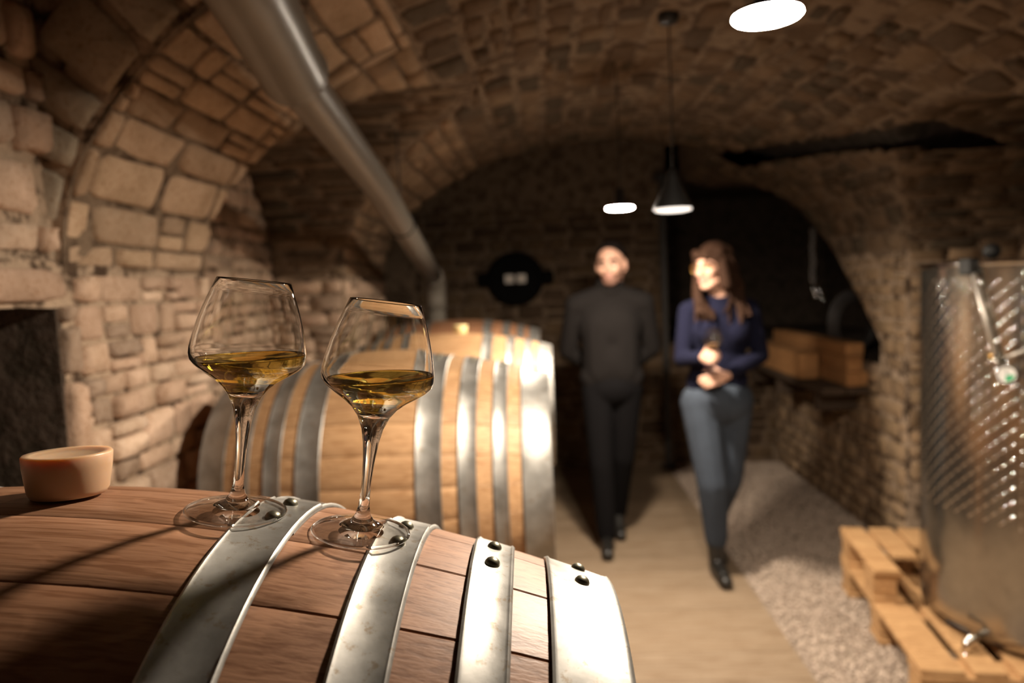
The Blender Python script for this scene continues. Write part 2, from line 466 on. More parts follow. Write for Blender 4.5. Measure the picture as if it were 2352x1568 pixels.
# ---- left wall
NY0, NY1, NZ0, NZ1 = .70, 1.475, .50, 1.505      # rectangular niche in the left wall
wl = tag(empty('wall_left'), 'pale limestone rubble wall left of the barrels', 'wall', kind='structure')
def inniche(y, z): return NY0 < y < NY1 and NZ0 < z < NZ1
grid('mortar', 110, 50, lambda u, v: (XL, lerp(-1.2, L2C-L2W, u), lerp(0, VZ+.02, v)), 'mortar_wall', wl, lambda u, v: not inniche(lerp(-1.2, L2C-L2W, u), lerp(0, VZ+.02, v)))
grid('mortar', 60, 30, lambda u, v: (XL-.015, lerp(-1.2, Y1+.01, u), lerp(VZ, 2.85, v)), 'mortar_wall', wl)
grid('mortar', 30, 40, lambda u, v: (XL, lerp(L2C+L2W, Y2, u), lerp(0, VZ+.02, v)), 'mortar_wall', wl)
grid('mortar', 16, 40, lambda u, v: (lerp(XL, -1.9, u), Y2, lerp(0, VZ+.02, v)), 'mortar_wall', wl)
# bay recess behind the pier
grid('mortar', 40, 50, lambda u, v: (L2X, lerp(L2C-L2W-.02, L2C+L2W+.02, u), lerp(0, 2.32, v)), 'mortar_wall', wl)
grid('mortar', 12, 50, lambda u, v: (lerp(L2X, XL, u), L2C+L2W, lerp(0, VZ+.02, v)), 'mortar_wall', wl)
grid('mortar', 12, 50, lambda u, v: (lerp(L2X, XL, u), L2C-L2W, lerp(0, VZ+.02, v)), 'mortar_wall', wl)
# niche lining
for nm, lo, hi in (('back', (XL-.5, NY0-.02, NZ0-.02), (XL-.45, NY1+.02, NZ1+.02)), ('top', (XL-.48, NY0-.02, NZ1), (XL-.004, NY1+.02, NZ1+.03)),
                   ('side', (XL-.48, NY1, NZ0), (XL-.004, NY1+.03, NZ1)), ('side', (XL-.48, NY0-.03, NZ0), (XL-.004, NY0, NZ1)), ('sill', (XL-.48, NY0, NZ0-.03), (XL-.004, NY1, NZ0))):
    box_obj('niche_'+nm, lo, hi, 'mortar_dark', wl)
S = Stones(wl, 11)
mxp = lambda X: (lambda u, v: (Vector((X, u, v)), Vector((1, 0, 0))))
def nmask(u, v): return not (NY0-.012 < u < NY1+.05 and NZ0 < v < NZ1+.075)
S.lay(.2, L2C-L2W+.005, .72, VZ-.005, mxp(XL), (.045, .105), (.07, .20), T_WALL, nmask, joint=.0055, proud=(.004, .026), jit=.10)
S.lay(.6, Y1-.012, VZ+.03, 2.6, mxp(XL-.015), (.07, .13), (.09, .17), T_WALL, None, joint=.014, proud=(.01, .03))
S.one(lerp(.62, 1.515, .5), 1.540, .44, .034, mxp(XL), T_WALL, None, (.018, .02), .05)       # lintel
z = .74
while z < 1.49:                                                                             # jamb stones
    h = S.rng.uniform(.10, .24); h = min(h, 1.50-z)
    S.one(NY1+.022, z+h/2, .022, h/2-.004, mxp(XL), T_WALL, None, (.014, .02), .10); z += h
S.lay(L2C+L2W+.01, Y2, .85, VZ-.005, mxp(XL), (.06, .11), (.09, .2), T_WALL, None, joint=.012, proud=(.006, .02))
S.lay(L2C-L2W+.02, L2C+L2W, .85, 2.3, mxp(L2X), (.05, .10), (.09, .2), T_WALL, lambda u, v: v < max(VZ, l2z(u)), joint=.014, proud=(.006, .02))
S.lay(L2X, XL-.005, .85, VZ, lambda u, v: (Vector((u, L2C+L2W, v)), Vector((0, -1, 0))), (.05, .10), (.09, .2), T_WALL, None, joint=.013, proud=(.006, .022))
S.build()

# ---- arch face where the low vault begins (faces the camera)
wf = tag(empty('wall_arch_face'), 'wedge shaped arch stones facing the camera at upper left, tinted grey for shade', 'wall', kind='structure')
def face_pt(u, v):
    x, z, n_ = ell(lerp(0, ELEN, u)); p = Vector((x, Y1, z))-n_*(v*.75); return p
grid('mortar', 150, 14, face_pt, 'mortar_wall', wf, None, amp=.002)
S = Stones(wf, 21)
def ringmap(u, v):
    x, z, n = ell(u); return Vector((x, Y1, z))-n*v, Vector((0, -1, 0))
S.lay(.02, 2.0, .004, .215, ringmap, (.205, .21), (.075, .15), tintf((.50, .44, .36), (.44, .39, .32), (.54, .46, .37)), None, joint=.012, proud=(.008, .022), jit=.07)  # greyer tints put the shade of this unlit face into the stones
def outside(u, v):
    if abs(u-VC) >= VA: return True
    k = ((u-VC)/(VA+.23))**2+((v-VZ)/(VB+.23))**2; return k > 1
S.lay(-1.02, .4, VZ, 2.8, lambda u, v: (Vector((u, Y1, v)), Vector((0, -1, 0))), (.06, .12), (.12, .32), T_VAULT, outside, joint=.012, proud=(.006, .02))
S.build()

# ---- ceiling: low vault with side bays cut into it
cl = tag(empty('ceiling'), 'low rubble stone vault over the aisle', 'ceiling', kind='structure')
xs = sorted(set([lerp(L2X-.01, XL, i/14) for i in range(15)] + [float(VC-VA*math.cos(t)) for t in np.linspace(0, PI, 120)] + [lerp(XR, R2X+.4, i/24) for i in range(25)]))
ys = [lerp(Y1, YB, i/170) for i in range(171)]
def ceilz(x, y):
    z = mainz(x) if abs(x-VC) < VA else VZ
    if y > Y2 and x < 1.12: return 2.75
    if x < VC: z = max(z, l2z(y))
    else: z = max(z, r2z(y), r3z(y) if x > 1.3 else -1)
    return z
SLOT = [(1640, 352), (1750, 336), (1900, 313), (2000, 300), (2130, 272), (2200, 290), (2340, 337), (2300, 341), (2000, 346), (1850, 362), (1700, 386)]
def in_slot(P):
    if P[0] < .9 or P[1] < 1.5: return False
    q = proj(np.array(P)); x, y = q[0], q[1]; c = False
    for i in range(len(SLOT)):
        (x1, y1), (x2, y2) = SLOT[i], SLOT[i-1]
        if (y1 > y) != (y2 > y) and x < (x2-x1)*(y-y1)/(y2-y1)+x1: c = not c
    return c
V = []; F = []
for x in xs:
    for y in ys:
        p = Vector((x, y, ceilz(x, y))); V.append(p+Vector(mnoise.noise_vector(p*8))*.007)
ny = len(ys)
for i in range(len(xs)-1):
    for j in range(ny-1):
        xm, ym = (xs[i]+xs[i+1])/2, (ys[j]+ys[j+1])/2
        if xm > XR and not (abs(ym-R2C) < R2W or ym > R3[0][0]-.03): continue
        if xm < XL and not (abs(ym-L2C) < L2W or ym > Y2): continue
        if in_slot((xm, ym, ceilz(xm, ym))): continue
        a = i*ny+j; F.append((a, a+ny, a+ny+1, a+1))
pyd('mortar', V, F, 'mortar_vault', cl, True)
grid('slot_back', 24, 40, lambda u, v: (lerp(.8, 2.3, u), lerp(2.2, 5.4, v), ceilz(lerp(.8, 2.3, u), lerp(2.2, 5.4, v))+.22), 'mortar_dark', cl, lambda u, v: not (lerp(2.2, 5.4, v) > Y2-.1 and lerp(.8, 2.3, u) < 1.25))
grid('mortar', 30, 20, lambda u, v: (lerp(-1.1, 2.4, u), lerp(-1.2, Y1+.02, v), 2.82), 'mortar_dark', cl)
S = Stones(cl, 31)
def vmap(u, v):
    x, z, n = ell(v); return Vector((x, u, z)), n
def vmask(u, v):
    x, z, n = ell(v)
    if in_slot((x, u, z)): return False
    if u > Y2-.02 and x < 1.12: return False
    if x < VC: return l2z(u) < z-.012
    return r2z(u) < z-.012 and (x < 1.3 or r3z(u) < z-.012)
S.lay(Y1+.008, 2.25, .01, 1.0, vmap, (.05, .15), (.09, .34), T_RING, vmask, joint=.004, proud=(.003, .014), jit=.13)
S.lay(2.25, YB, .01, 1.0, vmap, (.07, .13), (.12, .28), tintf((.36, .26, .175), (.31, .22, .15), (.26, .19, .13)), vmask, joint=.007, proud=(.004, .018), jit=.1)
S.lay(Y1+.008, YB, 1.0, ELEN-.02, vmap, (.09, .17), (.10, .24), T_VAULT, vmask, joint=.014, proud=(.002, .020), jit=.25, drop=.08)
def l2map(u, v):
    t = v/L2W; y = L2C-L2W*math.cos(t); z = VZ+L2H*math.sin(t)
    return Vector((u, y, z)), Vector((0, math.cos(t)*L2H, -math.sin(t)*L2W)).normalized()
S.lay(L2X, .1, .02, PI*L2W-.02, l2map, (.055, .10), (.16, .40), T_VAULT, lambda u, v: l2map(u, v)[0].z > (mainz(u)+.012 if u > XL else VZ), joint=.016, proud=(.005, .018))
def r2map(u, v):
    t = v/R2W; y = R2C-R2W*math.cos(t); z = VZ+R2H*math.sin(t)
    return Vector((u, y, z)), Vector((0, math.cos(t)*R2H, -math.sin(t)*R2W)).normalized()
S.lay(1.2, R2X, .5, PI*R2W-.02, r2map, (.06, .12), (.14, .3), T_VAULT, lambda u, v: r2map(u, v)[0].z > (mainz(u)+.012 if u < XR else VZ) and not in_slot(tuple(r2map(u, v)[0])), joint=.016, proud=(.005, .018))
S.build()

# ---- back wall with the dark opening on its right
wb = tag(empty('wall_back'), 'dim brown rubble wall at the far end behind the man', 'wall', kind='structure')
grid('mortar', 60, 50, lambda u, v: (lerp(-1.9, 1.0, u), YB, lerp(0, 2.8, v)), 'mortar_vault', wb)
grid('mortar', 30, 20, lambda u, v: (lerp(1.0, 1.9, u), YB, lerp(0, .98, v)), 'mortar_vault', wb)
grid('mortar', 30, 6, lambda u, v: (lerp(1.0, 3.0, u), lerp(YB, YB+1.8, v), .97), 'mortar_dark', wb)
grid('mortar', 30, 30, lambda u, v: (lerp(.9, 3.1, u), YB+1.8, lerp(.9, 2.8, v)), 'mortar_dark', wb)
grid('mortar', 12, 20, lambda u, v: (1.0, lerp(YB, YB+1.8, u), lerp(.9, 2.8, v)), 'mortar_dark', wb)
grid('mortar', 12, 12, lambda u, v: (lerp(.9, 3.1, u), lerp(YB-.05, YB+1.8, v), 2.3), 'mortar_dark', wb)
S = Stones(wb, 41)
bmap = lambda u, v: (Vector((u, YB, v)), Vector((0, -1, 0)))
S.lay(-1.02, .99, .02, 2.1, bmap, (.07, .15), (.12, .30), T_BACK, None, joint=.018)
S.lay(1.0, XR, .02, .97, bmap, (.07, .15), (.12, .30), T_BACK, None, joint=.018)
S.build()

# ---- right wall
wr = tag(empty('wall_right'), 'dim limestone wall with arched niches right of the gravel', 'wall', kind='structure')
def rtop(y): return r3z(y) if y >= R3[0][0] else 2.1
grid('mortar', 70, 40, lambda u, v: (XR, lerp(R2C+R2W, YB, u), v*min(VZ+.02, .98 if lerp(R2C+R2W, YB, u) > 4.0 else 1.6)), 'mortar_wall', wr)
# spandrel of the rising niche arch
sp = []
for yv in np.linspace(R3[0][0]-.02, 4.7, 30): sp.append(float(yv))
V = []; F = []
for yv in sp:
    zt = VZ+.02; zb = min(zt, max(1.0, r3z(yv) if yv > R3[0][0] else .98)); V += [(XR, yv, zb), (XR, yv, zt), (XR+.30, yv, zb)]
for i in range(len(sp)-1):
    a = i*3; F += [(a, a+1, a+4, a+3), (a, a+3, a+5, a+2)]
pyd('mortar', V, F, 'mortar_wall', wr, False)
grid('mortar', 10, 40, lambda u, v: (lerp(XR, R2X+.4, u), R2C+R2W, lerp(0, 2.2, v)), 'mortar_wall', wr)
grid('mortar', 40, 40, lambda u, v: (R2X, lerp(R2C-R2W-.3, R2C+R2W+.02, u), lerp(0, 2.3, v)), 'mortar_wall', wr)
grid('mortar', 10, 40, lambda u, v: (lerp(XR, R2X+.1, u), R2C-R2W, lerp(0, 2.1, v)), 'mortar_wall', wr)
grid('mortar', 40, 40, lambda u, v: (XR, lerp(-1.2, R2C-R2W, u), lerp(0, 2.85, v)), 'mortar_vault', wr)
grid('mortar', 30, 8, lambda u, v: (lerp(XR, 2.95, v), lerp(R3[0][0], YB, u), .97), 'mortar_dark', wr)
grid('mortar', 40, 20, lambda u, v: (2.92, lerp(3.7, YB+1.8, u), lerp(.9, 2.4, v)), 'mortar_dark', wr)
S = Stones(wr, 51)
rmap = lambda X: (lambda u, v: (Vector((X, u, v)), Vector((-1, 0, 0))))
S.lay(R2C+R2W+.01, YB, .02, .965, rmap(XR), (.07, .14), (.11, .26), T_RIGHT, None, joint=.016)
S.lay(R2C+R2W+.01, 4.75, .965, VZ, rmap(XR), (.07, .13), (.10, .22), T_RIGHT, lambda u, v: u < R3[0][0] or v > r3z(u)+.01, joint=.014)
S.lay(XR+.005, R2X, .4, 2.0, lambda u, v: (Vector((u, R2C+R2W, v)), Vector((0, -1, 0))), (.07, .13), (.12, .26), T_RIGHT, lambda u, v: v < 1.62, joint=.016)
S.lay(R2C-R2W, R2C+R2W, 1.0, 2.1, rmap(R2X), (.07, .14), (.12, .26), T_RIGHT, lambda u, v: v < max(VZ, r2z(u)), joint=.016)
S.build()
# bay the camera stands in: rear
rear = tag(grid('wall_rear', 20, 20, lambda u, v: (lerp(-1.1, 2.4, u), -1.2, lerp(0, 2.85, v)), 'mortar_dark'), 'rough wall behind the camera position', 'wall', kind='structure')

# ------------------------------------------------------------------ barrels
BR, BD, BH = .35, .073, .463
NST = 26
def brad(x): return BR-BD*(x/BH)**2
def stave_mesh():
    a = PI/NST; g = .0007/BR; nx = 22; t = .026; V = []; F = []
    angs = [(-a+g*.5, -.0009), (-a+g*2.6, 0), (-a*.4, 0), (a*.4, 0), (a-g*2.6, 0), (a-g*.5, -.0009)]
    na = len(angs)
    for i in range(nx+1):
        x = -BH+2*BH*i/nx; r = brad(x)
        for q, dr in angs: V.append((x, (r+dr)*math.sin(q), (r+dr)*math.cos(q)))
        for q in (a-g*.6, -a+g*.6): V.append((x, (r-t)*math.sin(q), (r-t)*math.cos(q)))
    m = na+2
    for i in range(nx):
        for k in range(m):
            k2 = (k+1) % m; F.append((i*m+k, i*m+k2, (i+1)*m+k2, (i+1)*m+k))
    F.append(tuple(range(m))[::-1]); F.append(tuple(nx*m+k for k in range(m)))
    me = bpy.data.meshes.new('stave'); me.from_pydata(V, [], F); me.update()
    me.polygons.foreach_set('use_smooth', [True]*len(me.polygons))
    bm = bmesh.new(); bm.from_mesh(me); bmesh.ops.recalc_face_normals(bm, faces=bm.faces[:])
    for e in bm.edges:
        if e.calc_face_angle(0) > .6: e.smooth = False
    bm.to_mesh(me); bm.free()
    return me
def hoop_mesh(x0, x1, th0):
    """overlapped band: a shallow spiral, seam at angle th0"""
    n = 110; ov = .085/BR; V = []; F = []
    w_ = x1-x0; sec = [(0, .0002), (0, .0022), (.0022, .0036), (.0045, .0022), (w_*.5, .0022), (w_-.0045, .0022), (w_-.0022, .0036), (w_, .0022), (w_, .0002)]
    m = len(sec)
    for i in range(n+1):
        s = i/n; q = th0-ov*.5+(2*PI+ov)*s
        for dx, dr in sec:
            x = x0+dx; r = brad(x)+dr+.0018*max(0, (s*(2*PI+ov)-2*PI*.5)/(2*PI*.5+ov))
            V.append((x, r*math.sin(q), r*math.cos(q)))
    for i in range(n):
        for k in range(m-1): F.append((i*m+k, i*m+k+1, (i+1)*m+k+1, (i+1)*m+k))
    F.append(tuple(range(m))); F.append(tuple(n*m+k for k in range(m))[::-1])
    me = bpy.data.meshes.new('hoop'); me.from_pydata(V, [], F); me.update()
    bm = bmesh.new(); bm.from_mesh(me); bmesh.ops.recalc_face_normals(bm, faces=bm.faces[:])
    for e in bm.edges:
        e.smooth = e.calc_face_angle(0) < 1.0
    bm.to_mesh(me); bm.free(); me.polygons.foreach_set('use_smooth', [True]*len(me.polygons))
    return me
def dome_mesh(r, h):
    bm = bmesh.new(); lathe_me(bm, [(0, h), (r*.45, h*.9), (r*.8, h*.6), (r, h*.15), (r, -.003)], 16)
    bmesh.ops.recalc_face_normals(bm, faces=bm.faces[:]); me = bpy.data.meshes.new('rivet'); bm.to_mesh(me); bm.free()
    me.polygons.foreach_set('use_smooth', [True]*len(me.polygons)); me.materials.append(MATS['rivet_steel']); return me
STAVE = {}; RIV = dome_mesh(.0066, .0052)
def barrel(label, center, al, ti, hoops, wood, spin, seams, rivet_gap=.045):
    root = empty('wine_barrel', center, (0, ti, al)); tag(root, label, 'barrel', 'oak barrels lying in a row along the left wall')
    if wood not in STAVE:
        me = stave_mesh(); me.materials.append(MATS[wood]); STAVE[wood] = me
    for k in range(NST):
        o = link('stave', STAVE[wood], None, root); o.rotation_euler = (spin+2*PI*k/NST, 0, 0)
    for sgn in (-1, 1):
        hx = sgn*(BH-.035); rr = brad(BH-.035)-.026+.006
        hd = empty('head', (0, 0, 0)); hd.parent = root
        nb = 6
        for i in range(nb):
            a0, a1 = -rr+2*rr*i/nb+.0008, -rr+2*rr*(i+1)/nb-.0008
            bm = bmesh.new(); pts = [(a0+(a1-a0)*j/5) for j in range(6)]
            up = [(p, math.sqrt(max(0, rr*rr-p*p))) for p in pts]; pl = up+[(p, -q) for p, q in reversed(up)]
            f = []
            for x in (hx-.011, hx+.011): f.append([bm.verts.new((x, p, q)) for p, q in pl])
            bmesh.ops.remove_doubles(bm, verts=bm.verts[:], dist=1e-5) if False else None
            bm.faces.new(f[0]); bm.faces.new(f[1][::-1])
            for j in range(len(pl)): j2 = (j+1) % len(pl); bm.faces.new((f[0][j], f[0][j2], f[1][j2], f[1][j]))
            obj('head_board', bm, wood, hd)
    for i, (x0, x1) in enumerate(hoops):
        th = seams[i % len(seams)]
        h = link('hoop', hoop_mesh(x0, x1, th), 'galvanised', root)
        xm = (x0+x1)/2; r = brad(xm)+.0042
        for sg in (-.5, .5):
            q = th+sg*rivet_gap/r
            slope = math.atan(2*BD*xm/BH**2)
            rv = link('rivet', RIV, None, h); rv.location = (xm, r*math.sin(q), r*math.cos(q))
            rv.rotation_euler = Vector((math.sin(slope), math.sin(q)*math.cos(slope), math.cos(q)*math.cos(slope))).to_track_quat('Z', 'Y').to_euler()
    return root
H1 = [(.149, .196), (.258, .297), (.338, .374), (.403, .463)]
H2 = [(.120, .185), (.225, .272), (.312, .350), (.385, .463)]
def both(h): return [(-b, -a) for a, b in h[::-1]]+h
B1 = Matrix.Translation((-.4273, .5704, .9859)) @ Matrix.Rotation(.0242, 4, 'Z') @ Matrix.Rotation(.0725, 4, 'Y')
def b1pt(x, q, off=0):
    r = brad(x)+off; return B1 @ Vector((x, r*math.sin(q), r*math.cos(q)))
def b1theta(x, py):
    qs = np.linspace(-1.2, .8, 401); yy = [proj(b1pt(x, q))[1] for q in qs]; k = int(np.argmin(yy))
    return float(min((abs(yy[i]-py), qs[i]) for i in range(k+1))[1])
seam1 = [b1theta((.149+.196)/2, 1180), b1theta((.258+.297)/2, 1236), b1theta(.356, 1283), b1theta(.433, 1329)]
barrel('nearest oak barrel carrying the two wine glasses', (-.4273, .5704, .9859), .0242, .0725, both(H1), 'oak_near', -b1theta(.14, 1216)+PI/NST, [2.0, 2.3, 2.6, 2.9]+seam1)
barrel('pale oak barrel standing second, just behind the wine glasses', (-.4526, 2.0746, .9621), 0, 0, both(H2), 'oak_pale', .11, [.15, .5, .3, .1, -.12, -.1, -.08, -.06])
barrel('pale oak barrel third in the row with a pale bung on top', (-.43, 3.36, .935), 0, .008, both(H1), 'oak_pale', .02, [.4, .2, .3, .1])
barrel('oak barrel farthest back in the row, nearest the back wall', (-.485, 4.12, .965), -.01, .01, both(H1), 'oak_near', .07, [.3, .2, .5, .1])

# timber rack that carries the barrels
rack = tag(empty('barrel_rack', (-.44, 2.2, 0)), 'timber rack under the row of barrels', 'rack')
def rk(name, lo, hi):
    o = box_obj(name, lo, hi, 'timber', rack); o.matrix_parent_inverse = Matrix.Translation((.44, -2.2, 0)); return o
BX = (-.74, -.14)
for bx in BX:
    rk('beam', (bx-.05, -.05, .49), (bx+.05, 4.40, .60))
    for py_ in (.05, 1.32, 2.72, 4.34): rk('post', (bx-.045, py_-.045, 0), (bx+.045, py_+.045, .49))
for py_ in (.05, 1.32, 2.72, 4.34): rk('cross_bar', (-.74, py_-.03, .20), (-.14, py_+.03, .28))
for (cx, cy, cz, ti) in ((-.4273, .5704, .9859, .0725), (-.4526, 2.0746, .9621, 0), (-.43, 3.36, .935, .008), (-.485, 4.12, .965, .01)):
    for bx in BX:
        xr = bx-cx; r = brad(xr); zc = cz-ti*xr
        for sg in (-1, 1):
            # wedge chock touching the barrel flank
            bm = bmesh.new(); pr = []
            for q in np.linspace(2.62, 2.92, 5): pr.append((cy+sg*(r+.002)*math.sin(q), zc+(r+.002)*math.cos(q)))
            poly = pr+[(pr[-1][0], .60), (pr[0][0]+sg*.02, .60)]
            A = [bm.verts.new((bx-.04, a, b)) for a, b in poly]; Bv = [bm.verts.new((bx+.04, a, b)) for a, b in poly]
            bm.faces.new(A); bm.faces.new(Bv[::-1])
            for j in range(len(poly)): j2 = (j+1) % len(poly); bm.faces.new((A[j], A[j2], Bv[j2], Bv[j]))
            o = obj('chock', bm, 'timber', rack); o.matrix_parent_inverse = Matrix.Translation((.44, -2.2, 0))

# silicone bung lying over the bung hole of the nearest barrel
def bung(name, label, loc, r, h, mat, rot=(0, 0, 0)):
    o = lathe(name, [(0, h*.93), (r*.72, h*.93), (r*.80, h*.985), (r*.97, h), (r, h*.96), (r*.985, h*.7), (r*.90, h*.12), (r*.83, .0), (r*.7, -.001), (0, -.001)], mat, None, 56, True, loc, rot)
    return tag(o, label, 'bung')
def b1at(px, py):
    return min(((lambda e: (e[0]-px)**2+(e[1]-py)**2)(proj(b1pt(x, q))), x, q) for x in np.linspace(-.2, .36, 141) for q in np.linspace(-.6, .45, 106))[1:]
_x, _q = b1at(158, 1136); _b = b1pt(_x, _q, .0015)
bung('barrel_bung', 'translucent silicone bung resting on the nearest barrel', _b, .0345, .036, 'silicone', (-_q*.8, .03, .3))
bung('barrel_bung', 'small yellowish bung on top of the third barrel', (-.43+.035, 3.40, .935+BR-.004), .034, .04, 'bung_yellow')

# ------------------------------------------------------------------ wine glasses
GP = [(.0, .0012), (.0183, .0010), (.0187, .0010), (.036, .0), (.0390, .0002), (.0405, .0006), (.0412, .0016), (.0402, .0025), (.0388, .0029), (.030, .0046), (.0187, .0073), (.0178, .0076), (.0095, .0115), (.0062, .0165), (.0046, .024), (.0040, .035), (.0041, .050), (.0050, .065), (.0066, .080), (.0090, .092), (.0135, .103), (.0190, .1105), (.0265, .1170), (.0345, .1225), (.0415, .1280), (.0450, .1325), (.0460, .1375), (.0458, .1430), (.0440, .1530), (.0413, .1650), (.0372, .1790), (.0330, .1910), (.0292, .2015)]
GI = [(.0, .1040), (.0055, .1046), (.0120, .1076), (.0180, .1120), (.0250, .1180), (.0330, .1240), (.0400, .1292), (.0436, .1335), (.0448, .1378), (.0447, .1430), (.0430, .1530), (.0404, .1650), (.0364, .1790), (.0322, .1910), (.0285, .2012)]
def glass_me():
    bm = bmesh.new(); lathe_me(bm, GP+[(.02885, .2022)]+GI[::-1], 72)
    bmesh.ops.recalc_face_normals(bm, faces=bm.faces[:]); me = bpy.data.meshes.new('wine_glass'); bm.to_mesh(me); bm.free()
    me.materials.append(MATS['glass']); me.materials.append(MATS['thin_glass']); me.polygons.foreach_set('use_smooth', [True]*len(me.polygons))
    for p_ in me.polygons:
        rr_ = math.hypot(p_.center.x, p_.center.y)
        if p_.center.z < .0118 and rr_ > .0185 and rr_ < .0385: p_.material_index = 1        # the thin flat foot
    return me
GME = glass_me()
giz = [z for r, z in GI]; gir = [r for r, z in GI]
def wine_obj(label, M, level):
    """fill to a level that is horizontal in the world; M is the glass matrix"""
    g = (M.to_3x3().inverted() @ Vector((0, 0, 1))).normalized()
    seg = 72; nr = 18; V = [(0, 0, .1038)]; F = []; top = []
    for k in range(seg):
        a = 2*PI*k/seg; zt = level
        for _ in range(6): zt = level-(g.x*math.cos(a)+g.y*math.sin(a))/g.z*float(np.interp(zt, giz, gir))
        for j in range(1, nr+1):
            z = .1042+(zt-.1042)*(j/nr)**.9; r = float(np.interp(z, giz, gir))+.00012
            V.append((r*math.cos(a), r*math.sin(a), z))
    for k in range(seg):
        k2 = (k+1) % seg; A = 1+k*nr; B = 1+k2*nr
        F.append((0, B, A))
        for j in range(nr-1): F.append((A+j, B+j, B+j+1, A+j+1))
    base = len(V); fr = (.965, .9, .6)
    for f in fr:
        for k in range(seg):
            e = Vector(V[1+k*nr+nr-1]); c = Vector((0, 0, level)); p = c+(e-c)*f
            if f < .97: p -= g*.0008
            V.append(tuple(p))
    V.append((0, 0, level-.0008))
    for k in range(seg):
        k2 = (k+1) % seg
        F.append((1+k*nr+nr-1, 1+k2*nr+nr-1, base+k2, base+k))
        for i in range(len(fr)-1): F.append((base+i*seg+k, base+i*seg+k2, base+(i+1)*seg+k2, base+(i+1)*seg+k))
        F.append((base+(len(fr)-1)*seg+k, base+(len(fr)-1)*seg+k2, len(V)-1))
    o = pyd('white_wine', V, F, 'wine', None, True); o.matrix_world = M
    bm = bmesh.new(); bm.from_mesh(o.data); bmesh.ops.recalc_face_normals(bm, faces=bm.faces[:]); bm.to_mesh(o.data); bm.free()
    return tag(o, label, 'wine')
def place_glass(label, wlabel, px, py, level, dt):
    best = None
    for x in np.linspace(.05, .36, 125):
        for q in np.linspace(-.5, .5, 101):
            e = proj(b1pt(x, q))[:2]; d = (e[0]-px)**2+(e[1]-py)**2
            if best is None or d < best[0]: best = (d, x, q)
    _, x, q = best
    sl = math.atan(2*BD*x/BH**2)-dt
    n = (B1.to_3x3() @ Vector((math.sin(sl), math.sin(q)*math.cos(sl), math.cos(q)*math.cos(sl)))).normalized()
    P = b1pt(x, q)+n*.0028
    M = Matrix.Translation(P) @ n.to_track_quat('Z', 'Y').to_matrix().to_4x4() @ Matrix.Diagonal((1, 1, .96, 1))
    o = link('wine_glass', GME); o.matrix_world = M; tag(o, label, 'glass', 'wine glasses on the nearest barrel')
    wine_obj(wlabel, M, level)
    return M
place_glass('left wine glass of white wine on the nearest barrel', 'white wine in the left glass on the barrel', 543, 1181, .1365, .022)
place_glass('right wine glass of white wine on the nearest barrel', 'white wine in the right glass on the barrel', 826, 1230, .1372, .075)

# ------------------------------------------------------------------ lamps
def lamp_disc(name, label, px, py, Y, D, mat, ceil_z, hh=.009):
    p = atY(px, py, Y); root = empty(name, p); tag(root, label, 'lamp')
    r = D/2
    lathe('diffuser', [(0, -hh*.5), (r*.80, -hh*.5), (r*.95, -hh*.3), (r, 0), (r*.98, hh*.4), (r*.90, hh*.5)], mat, root, 64)
    lathe('housing', [(r*1.0, hh*.30), (r*1.01, hh*.8), (r*.55, hh*1.4), (.022, hh*1.8), (.020, .075), (.012, .085), (0, .085)], 'lamp_shade', root, 32)
    tube('cord', [(0, 0, .083), (.004, 0, (ceil_z-p.z)*.5), (0, 0, ceil_z-p.z)], .0028, 'cord_black', root, 8)
    return p
pl1 = lamp_disc('pendant_lamp', 'glowing disc lamp hanging nearest the camera at top of picture', 1762, 38, 1.30, .118, 'lamp_near_light', 2.81)
ld = bpy.data.lights.new('lamp_disc_light', 'AREA'); ld.shape = 'DISK'; ld.size = .108; ld.energy = LAMP_NEAR_W; ld.color = LAMP_COL
lo_ = bpy.data.objects.new('lamp_disc_light', ld); COL.objects.link(lo_); lo_.location = pl1+Vector((0, 0, -.007))
pl3 = lamp_disc('pendant_lamp', 'small glowing disc lamp hanging above the head of the man', 1424, 478, 3.10, .112, 'lamp_far_light', mainz(.34)-.004)
p2 = atY(1546, 480, 2.5); l2 = empty('pendant_lamp', p2); tag(l2, 'bell shaded lamp hanging between the man and the woman', 'lamp')
lathe('shade', [(.066, 0), (.064, .006), (.058, .02), (.046, .045), (.032, .075), (.022, .10), (.016, .125), (.010, .135), (0, .136), (0, .132), (.014, .12), (.030, .072), (.044, .043), (.056, .019), (.062, .004)], 'lamp_shade', l2, 36)
lathe('diffuser', [(0, -.009), (.045, -.0085), (.060, -.005), (.0615, 0), (.060, .004), (0, .006)], 'lamp_dim_light', l2, 36)
tube('cord', [(0, 0, .13), (.003, 0, .35), (0, 0, mainz(p2.x)-p2.z-.004)], .0028, 'cord_black', l2, 8)
lathe('ceiling_rose', [(0, mainz(p2.x)-p2.z-.03), (.03, mainz(p2.x)-p2.z-.028), (.036, mainz(p2.x)-p2.z-.012), (.036, mainz(p2.x)-p2.z+.01)], 'lamp_shade', l2, 24)

